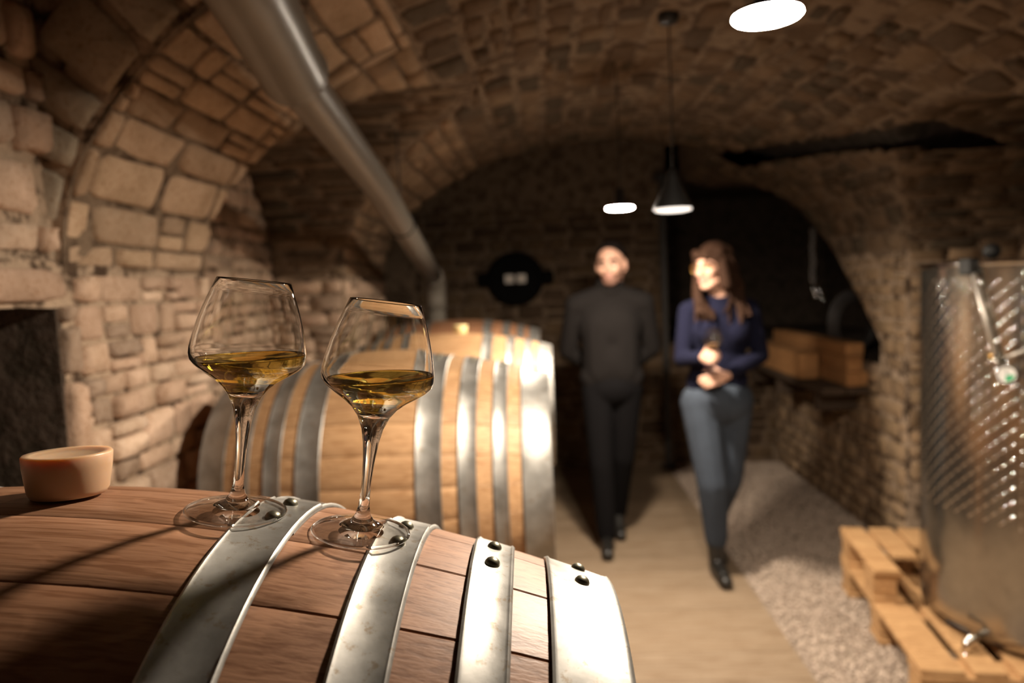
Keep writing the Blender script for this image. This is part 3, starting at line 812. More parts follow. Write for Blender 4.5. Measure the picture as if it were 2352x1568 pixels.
# ------------------------------------------------------------------ drain pipe along the vault
pp = tag(empty('drain_pipe'), 'grey plastic drain pipe slung under the vault at left', 'pipe')
pa, pb = atY(560, -40, 1.25), atY(672, 165, 1.62); pe = Vector((-.66, 4.42, 1.565))
pm = atY(870, 430, 2.75)
dirn = (pb-pa).normalized()
tube('socket_pipe', [pa-dirn*.4, pa, pb-dirn*.02, pb, pb+dirn*.002], [.074, .074, .074, .079, .070], 'pipe_plastic', pp, 32)
tube('pipe', [pb-dirn*.05, pb, pb.lerp(pm, .5), pm, pm.lerp(pe, .5), pe], .055, 'pipe_plastic', pp, 32)
tube('elbow', [pe-(pe-pm).normalized()*.08, pe, pe+Vector((-.005, .06, -.05)), pe+Vector((-.005, .075, -.13)), pe+Vector((-.005, .075, -.2))], .062, 'pipe_plastic', pp, 28)
tube('down_pipe', [pe+Vector((-.005, .075, -.15)), (pe.x-.005, pe.y+.075, .0)], .055, 'pipe_plastic', pp, 28)
for f in (.8,):
    c = pb.lerp(pm, f) if f < .5 else pm.lerp(pe, .3)
    zc = ceilz(c.x, c.y)
    bm = bmesh.new(); torus_bm(bm, .058, .005, Matrix.Translation(c) @ (pe-pm).to_track_quat('Z', 'Y').to_matrix().to_4x4(), 28, 6)
    tube_bm(bm, [c+Vector((0, 0, .058)), (c.x, c.y, zc+.01)], .004, 6); obj('hanger', bm, 'dark_metal', pp)

# ------------------------------------------------------------------ steel tank
TC, TR, TZ0, TZ1 = Vector((1.90, 2.74, 0)), .44, .144, 1.515
tk = tag(empty('steel_tank', (TC.x, TC.y, TZ0)), 'cylindrical stainless steel wine tank standing on the pallet', 'tank')
H = TZ1-TZ0
lathe('shell', [(TR-.03, .012), (TR-.004, .03), (TR, .06), (TR, .062), (TR, .07), (TR, .4), (TR, .8), (TR, H-.03), (TR, H-.022), (TR, H-.02), (TR-.003, H-.02), (TR-.003, H-.022), (TR-.003, H-.03), (TR-.003, .2)], 'stainless', tk, 96)
lathe('bottom', [(0, .0), (TR-.06, .0), (TR-.03, .012)], 'stainless', tk, 64)
bm = bmesh.new(); torus_bm(bm, TR, .010, Matrix.Translation((0, 0, H-.008)), 96, 10); obj('top_rim', bm, 'chrome', tk, True)
lathe('floating_lid', [(0, H-.05), (.3, H-.06), (TR-.012, H-.075), (TR-.012, H-.10)], 'stainless', tk, 64)
az0 = math.atan2(-TC.y, -TC.x)                      # towards the camera
azc = az0-.20                                        # chevron axis, a little left of it in the picture
V = []; F = []
def dash(az, z, sl, ln=.034, wd=.0095, hgt=.0018):
    c, s = math.cos(az), math.sin(az); n = Vector((c, s, 0)); t = Vector((-s, c, 0)); d = (t*sl[0]+Vector((0, 0, 1))*sl[1]).normalized(); e = n.cross(d)
    P = n*TR+Vector((0, 0, z)); b = len(V)
    ring = [(math.cos(a_), math.sin(a_)) for a_ in np.linspace(0, 2*PI, 9)[:8]]
    for sc_, hz in ((1, -.0012), (.72, hgt*.62), (.36, hgt*.93)):
        for a_, b_ in ring: V.append(P+d*ln*.5*a_*sc_+e*wd*.5*b_*sc_+n*hz)
    V.append(P+n*hgt)
    for q_ in (0, 8):
        for k in range(8): k2 = (k+1) % 8; F.append((b+q_+k, b+q_+k2, b+q_+8+k2, b+q_+8+k))
    for k in range(8): F.append((b+16+k, b+16+(k+1) % 8, b+24))
for row in range(32):
    for k in range(-22, 23):
        dz = abs(k)*.0245; z = 1.62-row*.050-dz
        if .46 < z < H-.05: dash(azc+k*.027/TR, z, (1 if k < 0 else -1 if k > 0 else 0, .92 if k else 1))
tag(pyd('dimple_jacket', V, F, 'chrome', tk, True), 'herringbone rows of weld dimples', kind='stuff')
def tank_pt(px, py, off=0):
    v = Vector(ray(px, py)); a = v.x**2+v.y**2; b = -2*(v.x*TC.x+v.y*TC.y); c = TC.x**2+TC.y**2-(TR+off)**2
    d = b*b-4*a*c
    t = (-b-math.sqrt(d))/(2*a) if d > 0 else -b/(2*a)
    return Vector((0, 0, 1.5))+v*t-Vector((TC.x, TC.y, TZ0))
def rad(p): return Vector((p.x, p.y, 0)).normalized()
# clamp, rod, dial, tap
c = tank_pt(2225, 612, .012); n = rad(c)
bm = bmesh.new(); bbox(bm, (-.022, -.025, -.03), (.022, .025, .03), Matrix.Translation(c) @ n.to_track_quat('X', 'Z').to_matrix().to_4x4(), .006); cp = obj('lid_clamp', bm, 'black_rubber', tk)
kb = bmesh.new(); bmesh.ops.create_uvsphere(kb, u_segments=16, v_segments=10, radius=.028, matrix=Matrix.Translation(c+Vector((.03, -.01, .05))-n*.06)); obj('pump_bulb', kb, 'black_rubber', tk, True)
r0, r1 = tank_pt(2236, 628, .02), tank_pt(2292, 838, .02)
tube('hanging_rod', [r0, r1], .0085, 'satin_steel', tk, 14); tube('rod_socket', [r1-(r1-r0).normalized()*.03, r1+(r1-r0).normalized()*.012], .013, 'stainless', tk, 14)
s0 = tank_pt(2310, 822, .02); s1 = tank_pt(2365, 800, .02); tube('lid_stay', [s0, s1], .006, 'satin_steel', tk, 12)
bz = tank_pt(2280, 818, .012); tube('brass_nut', [bz-rad(bz)*.02, bz+rad(bz)*.012], .010, 'brass', tk, 6)
dc = tank_pt(2312, 860, .03); dn = rad(dc)
Md = Matrix.Translation(dc) @ (Vector((-.62, -.76, 0.05))).to_track_quat('Z', 'Y').to_matrix().to_4x4()
th_ = empty('thermometer'); th_.parent = tk; th_.matrix_local = Md
lathe('dial_case', [(0, -.02), (.026, -.02), (.0295, -.012), (.0295, .004), (.027, .004), (.027, .0), (0, .0)], 'chrome', th_, 36)
lathe('dial_face', [(0, .001), (.0268, .001)], 'dial_white', th_, 36)
bm = bmesh.new(); cv = bm.verts.new((0, 0, .0022)); arc = [bm.verts.new((.024*math.cos(a), .024*math.sin(a), .0022)) for a in np.linspace(-1.75, -.1, 12)]
for i in range(11): bm.faces.new((cv, arc[i], arc[i+1]))
obj('dial_sector', bm, 'dial_green', th_)
box_obj('needle', (-.001, -.002, .0028), (.001, .021, .0036), 'dark_metal', th_, 0)
tube('stem', [(0, 0, -.055), (0, 0, -.018)], .007, 'chrome', th_, 10)
tp = tank_pt(2250, 1462, 0.0); tn = rad(tp)
ta = empty('drain_tap'); ta.parent = tk; ta.location = tp
tube('tap_body', [-tn*.01, tn*.05, tn*.07+Vector((0, 0, -.005)), tn*.08+Vector((0, 0, -.04))], [.017, .016, .016, .013], 'chrome', ta, 16)
kb = bmesh.new(); bmesh.ops.create_uvsphere(kb, u_segments=16, v_segments=10, radius=.021, matrix=Matrix.Translation(tn*.045)); obj('tap_ball', kb, 'chrome', ta, True)
lt = Vector((-tn.y, tn.x, 0)); lt = lt if proj(np.array(tp+Vector((TC.x, TC.y, TZ0))+lt*.1))[0] < 2250 else -lt
tube('tap_lever', [tn*.045+Vector((0, 0, .02)), tn*.05+lt*.02+Vector((0, 0, .03)), tn*.05+lt*.09+Vector((0, 0, .032))], [.007, .006, .007], 'dark_metal', ta, 10)
tube('tap_nozzle', [tn*.08+Vector((0, 0, -.035)), tn*.082+Vector((0, 0, -.07))], [.012, .011], 'chrome', ta, 14)

# ------------------------------------------------------------------ pallets
def pallet(label, M, L, Wd, z0, deck, boards_len=None, nblk=3):
    root = empty('wooden_pallet', M.to_translation()+Vector((0, 0, z0)), M.to_euler()); tag(root, label, 'pallet', 'pallets under the tank')
    bw = .098
    for yb in np.linspace(0, L-.145, 3):
        box_obj('bottom_board', (0, yb, 0), (Wd, yb+.13, .020), 'pallet_wood', root)
        for xb in np.linspace(0, Wd-.1, nblk): box_obj('block', (xb+.003, yb+.01, .020), (xb+.097, yb+.12, .098), 'pallet_wood', root)
        box_obj('stringer', (0, yb, .098), (Wd, yb+.13, .120), 'pallet_wood', root)
    for i, x in enumerate(deck):
        y0 = boards_len[i] if boards_len else 0
        box_obj('deck_board', (x, y0, .120), (x+bw*(1.4 if not boards_len and i in (0, len(deck)-1) else 1), L, .1435), 'pallet_wood', root)
    return root
PA = Matrix.Translation((1.235, 2.40, 0)) @ Matrix.Rotation(-.14, 4, 'Z')
pallet('lower wooden pallet carrying the steel tank', PA, 1.02, 1.2, -.001, [0, .17, .31, .45, .59, .73, .87, 1.06])
# short offcut pallet behind the tank
PB = PA @ Matrix.Translation((0.0, .50, 0))
rt = empty('wooden_pallet', PB.to_translation()+Vector((0, 0, .1428)), PB.to_euler()); tag(rt, 'upper wooden pallet stacked behind the left side of the tank', 'pallet', 'pallets under the tank')
for yb, x1 in ((.02, .12), (.38, .36)):
    box_obj('bottom_board', (0, yb, 0), (x1, yb+.13, .02), 'pallet_wood', rt)
    for xb in ([0] if x1 < .2 else [0, .24]): box_obj('block', (xb+.003, yb+.01, .02), (xb+.097, yb+.12, .098), 'pallet_wood', rt)
    box_obj('stringer', (0, yb, .098), (x1, yb+.13, .12), 'pallet_wood', rt)
for x, y0 in ((0, 0), (.125, .17), (.25, .30)): box_obj('deck_board', (x, y0, .12), (x+.10, .52, .1435), 'pallet_wood', rt)

# ------------------------------------------------------------------ right niche: timbers on a dark shelf standing in for the ledge shadow, hanging things
sh = tag(empty('shelf', (1.7, 4.9, .80)), 'added dark plank shelf standing in for the ledge shadow under the timbers', 'shelf')
for i in range(2): box_obj('shelf_board', (-.13+i*.14, -.78, 0), (.0+i*.14, .80, .04), 'shadow_wood', sh)
for yb in (-.6, .1, .7): box_obj('bracket', (-.10, yb, -.12), (.16, yb+.04, 0), 'shadow_wood', sh)
def timber(label, x0, x1, z0, z1, ya, yb):
    o = box_obj('timber_beam', (x0, ya, z0), (x1, yb, z1), 'timber', None, .004); tag(o, label, 'timber', 'squared timbers stacked on the shelf')
timber('long squared timber lit orange at the front of the shelf', 1.585, 1.70, .842, 1.00, 4.52, 5.6)
timber('squared timber end at lower left of the stack beside the tank', 1.715, 1.80, .842, .925, 4.14, 5.5)
timber('squared timber end at upper left of the stack beside the tank', 1.725, 1.815, .926, 1.01, 4.16, 5.5)
timber('reddish timber end at the bottom of the stack beside the tank', 1.805, 1.842, .842, .925, 4.16, 5.5)
timber('topmost squared timber of the stack beside the tank', 1.735, 1.838, 1.011, 1.085, 4.20, 5.5)
ch = tag(empty('hanging_chain', atY(1866, 520, 4.9)), 'pale chain with two bright hooks hanging in the dark niche', 'chain')
pA = Vector((0, 0, 0)); 
for i in range(14):
    bm = bmesh.new(); torus_bm(bm, .014, .004, Matrix.Translation((.004*math.sin(i), 0, -.03-i*.026)) @ Matrix.Rotation(PI/2, 4, 'X') @ Matrix.Rotation((i % 2)*PI/2, 4, 'Y') @ Matrix.Scale(1.3, 4, (0, 1, 0)), 12, 6); obj('link', bm, 'chain_metal', ch, True)
for dx in (.0, .05):
    bm = bmesh.new(); tube_bm(bm, [(dx*.3, 0, -.38), (dx, 0, -.42-dx*.5), (dx+.015, -.01, -.46-dx*.5), (dx+.03, 0, -.44-dx*.5)], .006, 8); bmesh.ops.create_uvsphere(bm, u_segments=10, v_segments=8, radius=.012, matrix=Matrix.Translation((dx+.012, -.01, -.46-dx*.5))); obj('hook', bm, 'chrome', ch, True)
tube('hanger_cord', [(0, 0, -.02), (0, 0, .32)], .003, 'cord_black', ch, 6)
ho = atY(1965, 745, 4.65)
bm = bmesh.new()
for i in range(4): torus_bm(bm, .125+.006*i, .014, Matrix.Translation(ho+Vector((0, .03*i, .004*i))) @ Matrix.Rotation(PI/2, 4, 'X') @ Matrix.Rotation(.2, 4, 'Y') @ Matrix.Scale(1.3, 4, (0, 1, 0)), 40, 8)
tag(obj('hose_coil', bm, 'hose_dark', None, True), 'dark coil of hose leaning in the right niche above the timbers', 'hose')
po = tag(empty('iron_post', (.955, YB-.10, 0)), 'thin dark iron post in front of the back wall', 'post')
box_obj('shaft', (-.022, -.022, .01), (.022, .022, 2.28), 'dark_metal', po); box_obj('foot_plate', (-.06, -.06, 0), (.06, .06, .012), 'dark_metal', po)
box_obj('head_plate', (-.06, -.05, 2.26), (.06, .05, 2.30), 'dark_metal', po)
# black oval plaque
pc = atY(1184, 640, YB-.05); pq = tag(empty('barrel_head_plaque', pc), 'black oval plaque with pale marks on the back wall', 'plaque')
def oval(name, rx, rz, y0, y1, mat):
    bm = bmesh.new(); n_ = 40; A = [[bm.verts.new((rx*math.cos(2*PI*k/n_), yy, rz*math.sin(2*PI*k/n_))) for k in range(n_)] for yy in (y0, y1)]
    bm.faces.new(A[0]); bm.faces.new(A[1][::-1])
    for k in range(n_): bm.faces.new((A[0][k], A[0][(k+1) % n_], A[1][(k+1) % n_], A[1][k]))
    return obj(name, bm, mat, pq)
oval('board', .215, .20, -.012, .03, 'plaque_black'); 
bm = bmesh.new(); torus_bm(bm, .212, .014, Matrix.Translation((0, -.012, 0)) @ Matrix.Rotation(PI/2, 4, 'X') @ Matrix.Scale(.95, 4, (0, 1, 0)), 48, 8); obj('rim', bm, 'plaque_black', pq, True)
for sx in (-1, 1): box_obj('lug', (sx*.25-.055, -.012, -.055), (sx*.25+.055, .03, .055), 'plaque_black', pq, .02)
for sx in (-.048, .048): box_obj('pale_mark', (sx-.036, -.016, -.034), (sx+.036, -.011, .034), 'plaque_mark', pq, .002)

# ------------------------------------------------------------------ people
def fuse(name, parts, voxel, mat, parent, smooth_it=6):
    """fuse overlapping closed shapes into one continuous skin"""
    bm = bmesh.new()
    for p in parts:
        t = bmesh.new()
        if p[0] == 'c':      # tapered capsule
            _, a, b, ra, rb = p[:5]
            for c_, r_ in ((a, ra), (b, rb)): bmesh.ops.create_icosphere(t, subdivisions=2, radius=r_, matrix=Matrix.Translation(c_))
            hull = bmesh.ops.convex_hull(t, input=t.verts[:])
            bmesh.ops.delete(t, geom=[g for g in hull['geom_interior'] if isinstance(g, bmesh.types.BMVert)], context='VERTS')
        elif p[0] == 'e':
            _, c_, r_ = p[:3]; M = Matrix.Translation(c_) @ (p[3] if len(p) > 3 else Matrix.Identity(4)) @ Matrix.Diagonal((*r_, 1))
            bmesh.ops.create_icosphere(t, subdivisions=3, radius=1, matrix=M)
        elif p[0] == 't':
            _, c_, Rr, rr, M = p; torus_bm(t, Rr, rr, Matrix.Translation(c_) @ M, 28, 10)
        bmesh.ops.recalc_face_normals(t, faces=t.faces[:])
        me_ = bpy.data.meshes.new('tmp'); t.to_mesh(me_); t.free(); bm.from_mesh(me_); bpy.data.meshes.remove(me_)
    me = bpy.data.meshes.new('tmp'); bm.to_mesh(me); bm.free()
    o = bpy.data.objects.new('tmp', me); COL.objects.link(o)
    m = o.modifiers.new('r', 'REMESH'); m.mode = 'VOXEL'; m.voxel_size = voxel
    s = o.modifiers.new('s', 'SMOOTH'); s.factor = .5; s.iterations = smooth_it
    dg = bpy.context.evaluated_depsgraph_get(); out = bpy.data.meshes.new_from_object(o.evaluated_get(dg)); out.name = name
    bpy.data.objects.remove(o); bpy.data.meshes.remove(me)
    out.materials.clear()
    return link(name, out, mat, parent, True)
V3 = Vector
def xf(M, parts):
    """move a part list by matrix M (rigid)"""
    q = []
    R3_ = M.to_3x3().to_4x4()
    for p in parts:
        if p[0] == 'c': q.append(('c', M @ V3(p[1]), M @ V3(p[2]), p[3], p[4]))
        elif p[0] == 'e': q.append(('e', M @ V3(p[1]), p[2], R3_ @ (p[3] if len(p) > 3 else Matrix.Identity(4))))
        else: q.append(('t', M @ V3(p[1]), p[2], p[3], R3_ @ p[4]))
    return q
def head_parts(k=1.0, female=False):
    j = .9 if female else 1.0
    P = [('e', (0, .014, .032), (.074, .094, .086)), ('e', (0, -.030, -.012), (.063*j, .060, .085)), ('e', (0, -.066, -.088), (.026*j, .024, .022)),
         ('c', (.046*j, .0, -.05), (.018*j, -.064, -.086), .024, .020), ('c', (-.046*j, .0, -.05), (-.018*j, -.064, -.086), .024, .020),
         ('c', (0, -.088, .012), (0, -.110, -.026), .0085, .0125), ('e', (.010, -.098, -.030), (.009, .011, .008)), ('e', (-.010, -.098, -.030), (.009, .011, .008)),
         ('c', (.044, -.074, .026), (.006, -.086, .022), .012, .012), ('c', (-.044, -.074, .026), (-.006, -.086, .022), .012, .012),
         ('e', (.038*j, -.062, -.020), (.024, .022, .022)), ('e', (-.038*j, -.062, -.020), (.024, .022, .022)),
         ('c', (-.018, -.090, -.052), (.018, -.090, -.052), .0075, .0075), ('c', (-.015, -.089, -.063), (.015, -.089, -.063), .0085, .0085),
         ('e', (.077, .012, -.008), (.011, .021, .034)), ('e', (-.077, .012, -.008), (.011, .021, .034)),
         ('c', (0, .014, -.06), (0, .030, -.19), .050*(.86 if female else 1.05), .054*(.86 if female else 1.05))]
    return P
def hand_parts(wrist, d, nrm, side, curl, s=1.0, spread=.14):
    """palm and five fingers; d points to the fingertips, nrm is the palm side, side +1 puts the thumb along d x nrm"""
    d = V3(d).normalized(); nrm = V3(nrm); nrm = (nrm-d*nrm.dot(d)).normalized(); x = d.cross(nrm)*side
    w_ = V3(wrist); P = []
    P.append(('c', w_, w_+d*.03*s, .024*s, .026*s))
    for o_ in (-.026, -.009, .009, .026): P.append(('c', w_+d*.025*s+x*o_*.7*s, w_+d*.085*s+x*o_*s, .014*s, .0125*s))
    for o_, ln in ((.028, .070), (.0095, .079), (-.0095, .074), (-.028, .058)):
        b = w_+d*.088*s+x*o_*s; dd = (d+x*o_/.028*spread*.3).normalized(); nn = nrm
        for i, f in enumerate((.45, .32, .25)):
            a = curl*(.8 if i == 0 else 1.0); ax = dd.cross(nn).normalized()
            rot = Matrix.Rotation(a, 3, ax); dd = (rot @ dd).normalized(); nn = (rot @ nn).normalized()
            e = b+dd*ln*f*s; P.append(('c', b, e, (.0092-.0008*i)*s, (.0086-.0008*i)*s)); b = e
    b = w_+d*.030*s+x*.024*s; dd = (d*.55+x*.8+nrm*.35).normalized()
    for i, ln in enumerate((.040, .030, .024)):
        e = b+dd*ln*s; P.append(('c', b, e, (.0130-.0016*i)*s, (.0115-.0016*i)*s)); b = e; dd = (dd*.8+d*.35+nrm*(.35+.4*curl)-x*.25*curl).normalized()
    return P
def faces_mat(o, idx, test):
    for p in o.data.polygons:
        if test(p.center): p.material_index = idx
def eyes(M, parent, brow_mat, lid=.0045):
    for sx in (-1, 1):
        for nm, mt, off, r_ in (('eye', 'eye_white_shaded', (0, 0, 0), (.0125, .010, .0075)), ('iris', 'eye_dark', (0, -.0075, 0), (.0058, .0040, .0058))):
            bm = bmesh.new(); bmesh.ops.create_uvsphere(bm, u_segments=14, v_segments=10, radius=1, matrix=M @ Matrix.Translation(V3((sx*.031, -.0795, .004))+V3(off)) @ Matrix.Diagonal((*r_, 1)))
            obj(nm, bm, mt, parent, True)
        bm = bmesh.new(); tube_bm(bm, [M @ V3((sx*.014, -.0935, .024)), M @ V3((sx*.032, -.0900, .031)), M @ V3((sx*.050, -.0790, .026))], [.0065, .008, .005], 8); obj('eyebrow', bm, brow_mat, parent, True)  # brows thickened to deepen the shaded eye band

# ---- man: dark grey sweater, hands clasped behind his back, walking
man = tag(empty('person', (.372, 4.02, 0)), 'man in dark grey sweater and black trousers, hands behind back', 'person')
HM = Matrix.Translation((.012, -.035, 1.588)) @ Matrix.Rotation(-.30, 4, 'Z') @ Matrix.Rotation(-.05, 4, 'Y') @ Matrix.Rotation(.07, 4, 'X')
hipR, kneR, ankR = V3((-.085, 0, .90)), V3((-.080, -.075, .49)), V3((-.062, -.075, .09))
hipL, kneL, ankL = V3((.085, .01, .90)), V3((.055, .04, .50)), V3((.030, .20, .13))
shR, elR, wrR = V3((-.185, .01, 1.375)), V3((-.235, .09, 1.115)), V3((-.075, .165, .985))
shL, elL, wrL = V3((.185, .01, 1.375)), V3((.240, .09, 1.115)), V3((.080, .175, .965))
body = xf(HM, head_parts())
body += [('c', (0, .02, 1.38), (0, .02, 1.2), .07, .085), ('c', (0, .02, 1.2), (0, .01, .95), .085, .085), ('c', (-.15, .01, 1.38), (.15, .01, 1.38), .05, .05)]
for s_, e_, w_ in ((shR, elR, wrR), (shL, elL, wrL)): body += [('c', s_, e_, .045, .036), ('c', e_, w_, .036, .026)]
for h_, k_, a_ in ((hipR, kneR, ankR), (hipL, kneL, ankL)): body += [('c', h_, k_, .075, .052), ('c', k_, a_, .045, .028), ('c', a_, a_+V3((0, -.05, -.05)), .024, .018)]
body += hand_parts(wrR, (.9, .2, -.3), (0, 1, .2), 1, .5) + hand_parts(wrL, (-.9, .1, -.3), (0, 1, .2), -1, .5)
b = fuse('body', body, .0055, ['skin', 'skin_stubble', 'lips'], man, 5)
Hi = HM.inverted()
def stub(c):
    q = Hi @ c
    if q.z > 0 or q.y > -.005 or q.z < -.13: return False
    return q.z < -.043 or (q.y > -.055 and q.z < -.02)
faces_mat(b, 1, stub); faces_mat(b, 2, lambda c: (lambda q: abs(q.x) < .022 and q.y < -.088 and -.068 < q.z < -.047)(Hi @ c))
hair = xf(HM, [('e', (0, .030, .054), (.080, .092, .082)), ('c', (.06, .03, .02), (.055, .06, -.03), .022, .02), ('c', (-.06, .03, .02), (-.055, .06, -.03), .022, .02), ('e', (0, .055, .0), (.068, .056, .07))])
fuse('hair', hair, .006, 'hair_black', man, 4)
eyes(HM, man, 'hair_black')
sw = [('c', (-.055, -.008, 1.27), (-.055, -.006, 1.0), .110, .106), ('c', (.055, -.008, 1.27), (.055, -.006, 1.0), .110, .106), ('e', (0, .0, 1.25), (.180, .122, .175)), ('e', (0, .0, 1.06), (.166, .118, .19)), ('c', (-.10, 0, .965), (.10, 0, .965), .085, .085), ('c', (-.17, .01, 1.375), (0, .01, 1.425), .070, .075), ('c', (.17, .01, 1.375), (0, .01, 1.425), .070, .075),
      ('t', (0.004, .008, 1.462), .064, .021, Matrix.Rotation(.2, 4, 'X')), ('t', (0.006, -.004, 1.496), .062, .018, Matrix.Rotation(.2, 4, 'X'))]
for s_, e_, w_ in ((shR, elR, wrR), (shL, elL, wrL)): sw += [('c', s_, e_, .066, .056), ('c', e_, e_.lerp(w_, .93), .056, .042)]
fuse('sweater', sw, .008, 'sweater_grey', man, 8)
tr = [('e', (0, .005, .91), (.160, .122, .12)), ('c', (-.08, 0, .97), (.08, 0, .97), .078, .078)]
for h_, k_, a_ in ((hipR, kneR, ankR), (hipL, kneL, ankL)): tr += [('c', h_, k_, .092, .068), ('c', k_, a_+V3((0, .005, .0)), .068, .056)]
fuse('trousers', tr, .008, 'trousers_black', man, 8)
def shoe(name, ank, toe, heel_z, mat, parent, boot=0):
    f = V3(toe)-V3(ank); f.z = 0; f.normalize(); a = V3(ank)
    P = [('c', a+V3((0, 0, -.02)), V3((a.x, a.y, heel_z+.035))-f*.015, .040, .036), ('c', V3((a.x, a.y, heel_z+.035))-f*.01, V3(toe)+V3((0, 0, .034)), .038, .034), ('c', V3((a.x, a.y, heel_z+.055))+f*.02, V3(toe)-f*.04+V3((0, 0, .045)), .038, .034)]
    if boot: P.append(('c', a+V3((0, 0, boot)), a, .046, .043))
    o = fuse(name, P, .006, mat, parent, 4)
    for v in o.data.vertices:                    # flat sole
        t = max(0, min(1, ((v.co-a).dot(f))/max(.05, (V3(toe)-a).dot(f)))); zs = heel_z+(toe[2]-heel_z)*t
        if v.co.z < zs: v.co.z = zs
    return o
shoe('shoe', ankR, (-.072, -.235, .0), .0, 'shoe_black', man); shoe('shoe', ankL, (.030, .055, .0), .045, 'shoe_black', man)

# ---- woman: navy sweater, jeans, holds a wine glass
wo = tag(empty('person', (.848, 3.58, 0)), 'woman with long brown hair, navy sweater and jeans, holding a wine glass', 'person')
HW = Matrix.Translation((-.018, -.045, 1.548)) @ Matrix.Rotation(-.88, 4, 'Z') @ Matrix.Rotation(.10, 4, 'X') @ Matrix.Scale(.96, 4)
whR, wkR, waR = V3((-.085, .0, .88)), V3((-.045, -.07, .48)), V3((-.022, -.02, .11))
whL, wkL, waL = V3((.090, .02, .88)), V3((.055, .05, .47)), V3((.035, .25, .13))
wsR, weR, wwR = V3((-.130, .01, 1.335)), V3((-.172, -.035, 1.105)), V3((-.108, -.20, 1.125))
wsL, weL, wwL = V3((.175, .02, 1.335)), V3((.215, -.01, 1.105)), V3((.012, -.175, 1.035))
body = xf(HW, head_parts(female=True))
body += [('c', (.02, .015, 1.36), (.02, .01, 1.2), .05, .07), ('c', (.02, .01, 1.2), (0, .01, .93), .07, .075), ('c', (-.11, .01, 1.34), (.15, .02, 1.34), .04, .04)]
for s_, e_, w_ in ((wsR, weR, wwR), (wsL, weL, wwL)): body += [('c', s_, e_, .036, .030), ('c', e_, w_, .030, .022)]
for h_, k_, a_ in ((whR, wkR, waR), (whL, wkL, waL)): body += [('c', h_, k_, .075, .05), ('c', k_, a_, .042, .028), ('c', a_, a_+V3((0, -.05, -.06)), .024, .018)]
GH = V3((-.082, -.262, 1.065))                      # foot of the held glass
hd_ = (V3((-.082, -.262, 1.145))-wwR); hd_.z = .02
body += hand_parts(wwR, (.10, -.98, .12), (1, .15, 0), 1, .85, .86) + hand_parts(wwL, (-.93, -.18, -.22), (-.1, .95, -.2), -1, .45, .88)
b = fuse('body', body, .0055, ['skin', 'lips'], wo, 4)
Hiw = HW.inverted(); faces_mat(b, 1, lambda c: (lambda q: abs(q.x) < .021 and q.y < -.088 and -.070 < q.z < -.046)(Hiw @ c))
eyes(HW, wo, 'hair_brown')
hr = xf(HW, [('e', (0, .022, .045), (.084, .096, .085)), ('e', (0, .062, -.03), (.082, .062, .11)),
             ('c', (-.055, -.055, .075), (.03, -.082, .060), .022, .018), ('c', (.02, -.075, .072), (.066, -.045, .045), .02, .018), ('c', (-.03, -.078, .062), (-.064, -.05, .035), .018, .016),
             ('c', (.074, -.02, .03), (.082, -.012, -.09), .026, .032), ('c', (-.074, -.02, .03), (-.078, -.02, -.09), .024, .028)])
# the fall of hair over shoulders and chest: strands from the scalp, in body space
hrng = random.Random(77)
def strand(pts, r0, r1, wav):
    n_ = 9; ph = hrng.uniform(0, 6.28); q = []
    for i_ in range(n_+1):
        t = i_/n_*(len(pts)-1); k_ = min(int(t), len(pts)-2); f = t-k_
        p0, p1, p2, p3 = pts[max(k_-1, 0)], pts[k_], pts[k_+1], pts[min(k_+2, len(pts)-1)]
        p = .5*((2*p1)+(p2-p0)*f+(2*p0-5*p1+4*p2-p3)*f*f+(3*p1-p0-3*p2+p3)*f**3)
        g_ = i_/n_; q.append(p+V3((math.sin(ph+g_*9), math.cos(ph*1.3+g_*8), 0))*wav*g_)
    return [('c', q[i_], q[i_+1], lerp(r0, r1, i_/n_), lerp(r0, r1, (i_+1)/n_)) for i_ in range(n_)]
U = hrng.uniform
for _ in range(46):
    hr += strand([HW @ V3((U(.02, .07), U(-.03, .07), U(.03, .09))), HW @ V3((U(.078, .092), U(-.02, .08), U(-.05, .02))), V3((U(.055, .125), U(-.06, .09), U(1.42, 1.46))), V3((U(.02, .15), U(-.118, .09), U(1.27, 1.35)))], .013, .0065, .012)
for _ in range(16):
    hr += strand([HW @ V3((U(-.07, -.04), U(-.03, .03), U(.03, .08))), HW @ V3((U(-.088, -.078), U(-.03, .04), U(-.06, .0))), V3((U(-.118, -.088), U(-.085, -.03), U(1.41, 1.45))), V3((U(-.115, -.01), U(-.122, -.10), U(1.285, 1.34)))], .011, .006, .010)
for _ in range(18):
    hr += strand([HW @ V3((U(-.03, .03), U(.05, .09), U(.04, .09))), HW @ V3((U(-.05, .05), U(.10, .115), U(-.04, .02))), V3((U(-.02, .10), U(.08, .12), U(1.40, 1.46))), V3((U(-.02, .12), U(.09, .125), U(1.27, 1.33)))], .013, .0065, .012)
fuse('hair', hr, .0048, 'hair_brown', wo, 2)
gl = empty('eyeglasses'); gl.parent = wo; gl.matrix_local = HW
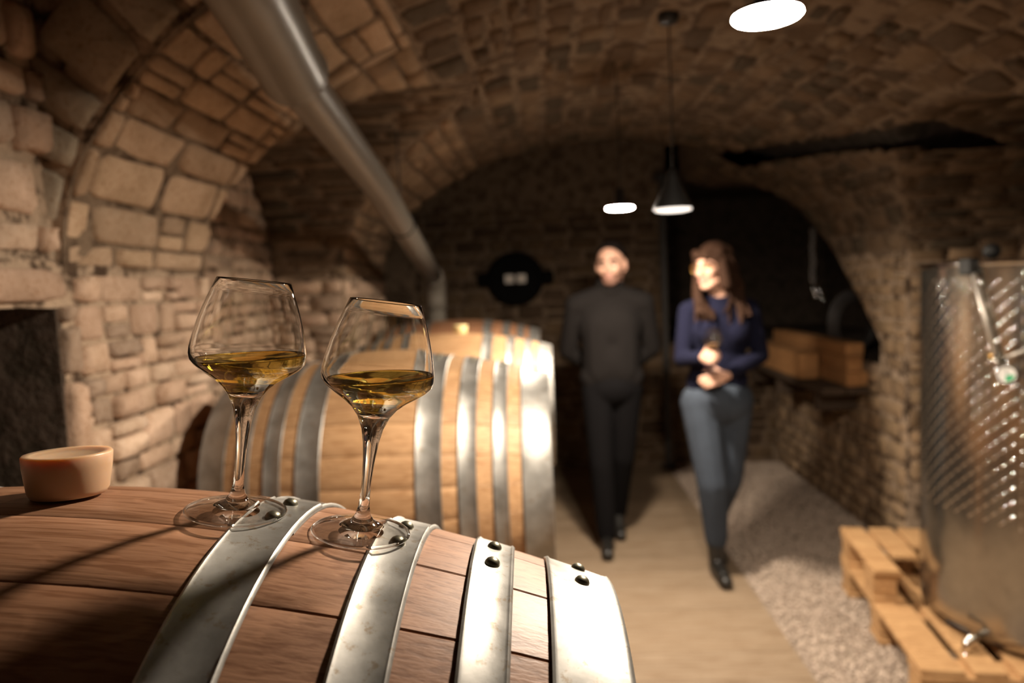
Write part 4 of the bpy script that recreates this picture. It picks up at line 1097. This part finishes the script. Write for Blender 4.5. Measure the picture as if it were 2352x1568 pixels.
for sx in (-1, 1):
    bm = bmesh.new(); torus_bm(bm, .021, .0013, Matrix.Translation((sx*.031, -.1035, .002)) @ Matrix.Rotation(PI/2+.05, 4, 'X'), 28, 6); obj('rim', bm, 'brass', gl, True)
    bm = bmesh.new(); tube_bm(bm, [(sx*.051, -.102, .006), (sx*.074, -.06, .008), (sx*.079, .012, .006)], .0013, 6); obj('temple', bm, 'brass', gl, True)
bm = bmesh.new(); tube_bm(bm, [(-.010, -.104, .004), (0, -.108, .007), (.010, -.104, .004)], .0013, 6); obj('bridge', bm, 'brass', gl, True)
sw = [('e', (.022, .0, 1.225), (.152, .108, .165)), ('e', (-.045, -.055, 1.235), (.07, .072, .075)), ('e', (.09, -.055, 1.235), (.07, .072, .075)), ('e', (.008, .0, 1.06), (.138, .100, .17)), ('c', (-.07, 0, .985), (.075, 0, .985), .082, .082),
      ('c', wsR, (.02, .015, 1.385), .052, .056), ('c', wsL, (.02, .015, 1.385), .052, .056), ('t', (.008, .0, 1.402), .060, .016, Matrix.Rotation(.25, 4, 'X')), ('c', (.012, .005, 1.385), (.015, -.01, 1.32), .064, .085)]
for s_, e_, w_ in ((wsR, weR, wwR), (wsL, weL, wwL)): sw += [('c', s_, e_, .052, .043), ('c', e_, e_.lerp(w_, .92), .043, .033)]
fuse('sweater', sw, .007, 'sweater_navy', wo, 7)
jn = [('e', (.004, .008, .885), (.178, .128, .13)), ('c', (-.065, 0, .985), (.07, 0, .985), .074, .074)]
for h_, k_, a_ in ((whR, wkR, waR), (whL, wkL, waL)): jn += [('c', h_, k_, .098, .078), ('c', k_, a_+V3((0, .0, .08)), .078, .058)]
fuse('jeans', jn, .008, 'denim', wo, 8)
shoe('ankle_boot', waR, (-.018, -.19, .0), .0, 'shoe_black', wo, .06); shoe('ankle_boot', waL, (.035, .10, .0), .045, 'shoe_black', wo, .05)
wo_m = Matrix.Translation((.848, 3.58, 0)) @ Matrix.Translation(GH) @ Matrix.Rotation(.06, 4, 'X') @ Matrix.Rotation(.03, 4, 'Y')
g3 = link('wine_glass', GME); g3.matrix_world = wo_m; tag(g3, 'wine glass held by its stem in the hand of the woman', 'glass')
wine_obj('small measure of white wine in the glass the woman holds', wo_m, .124)
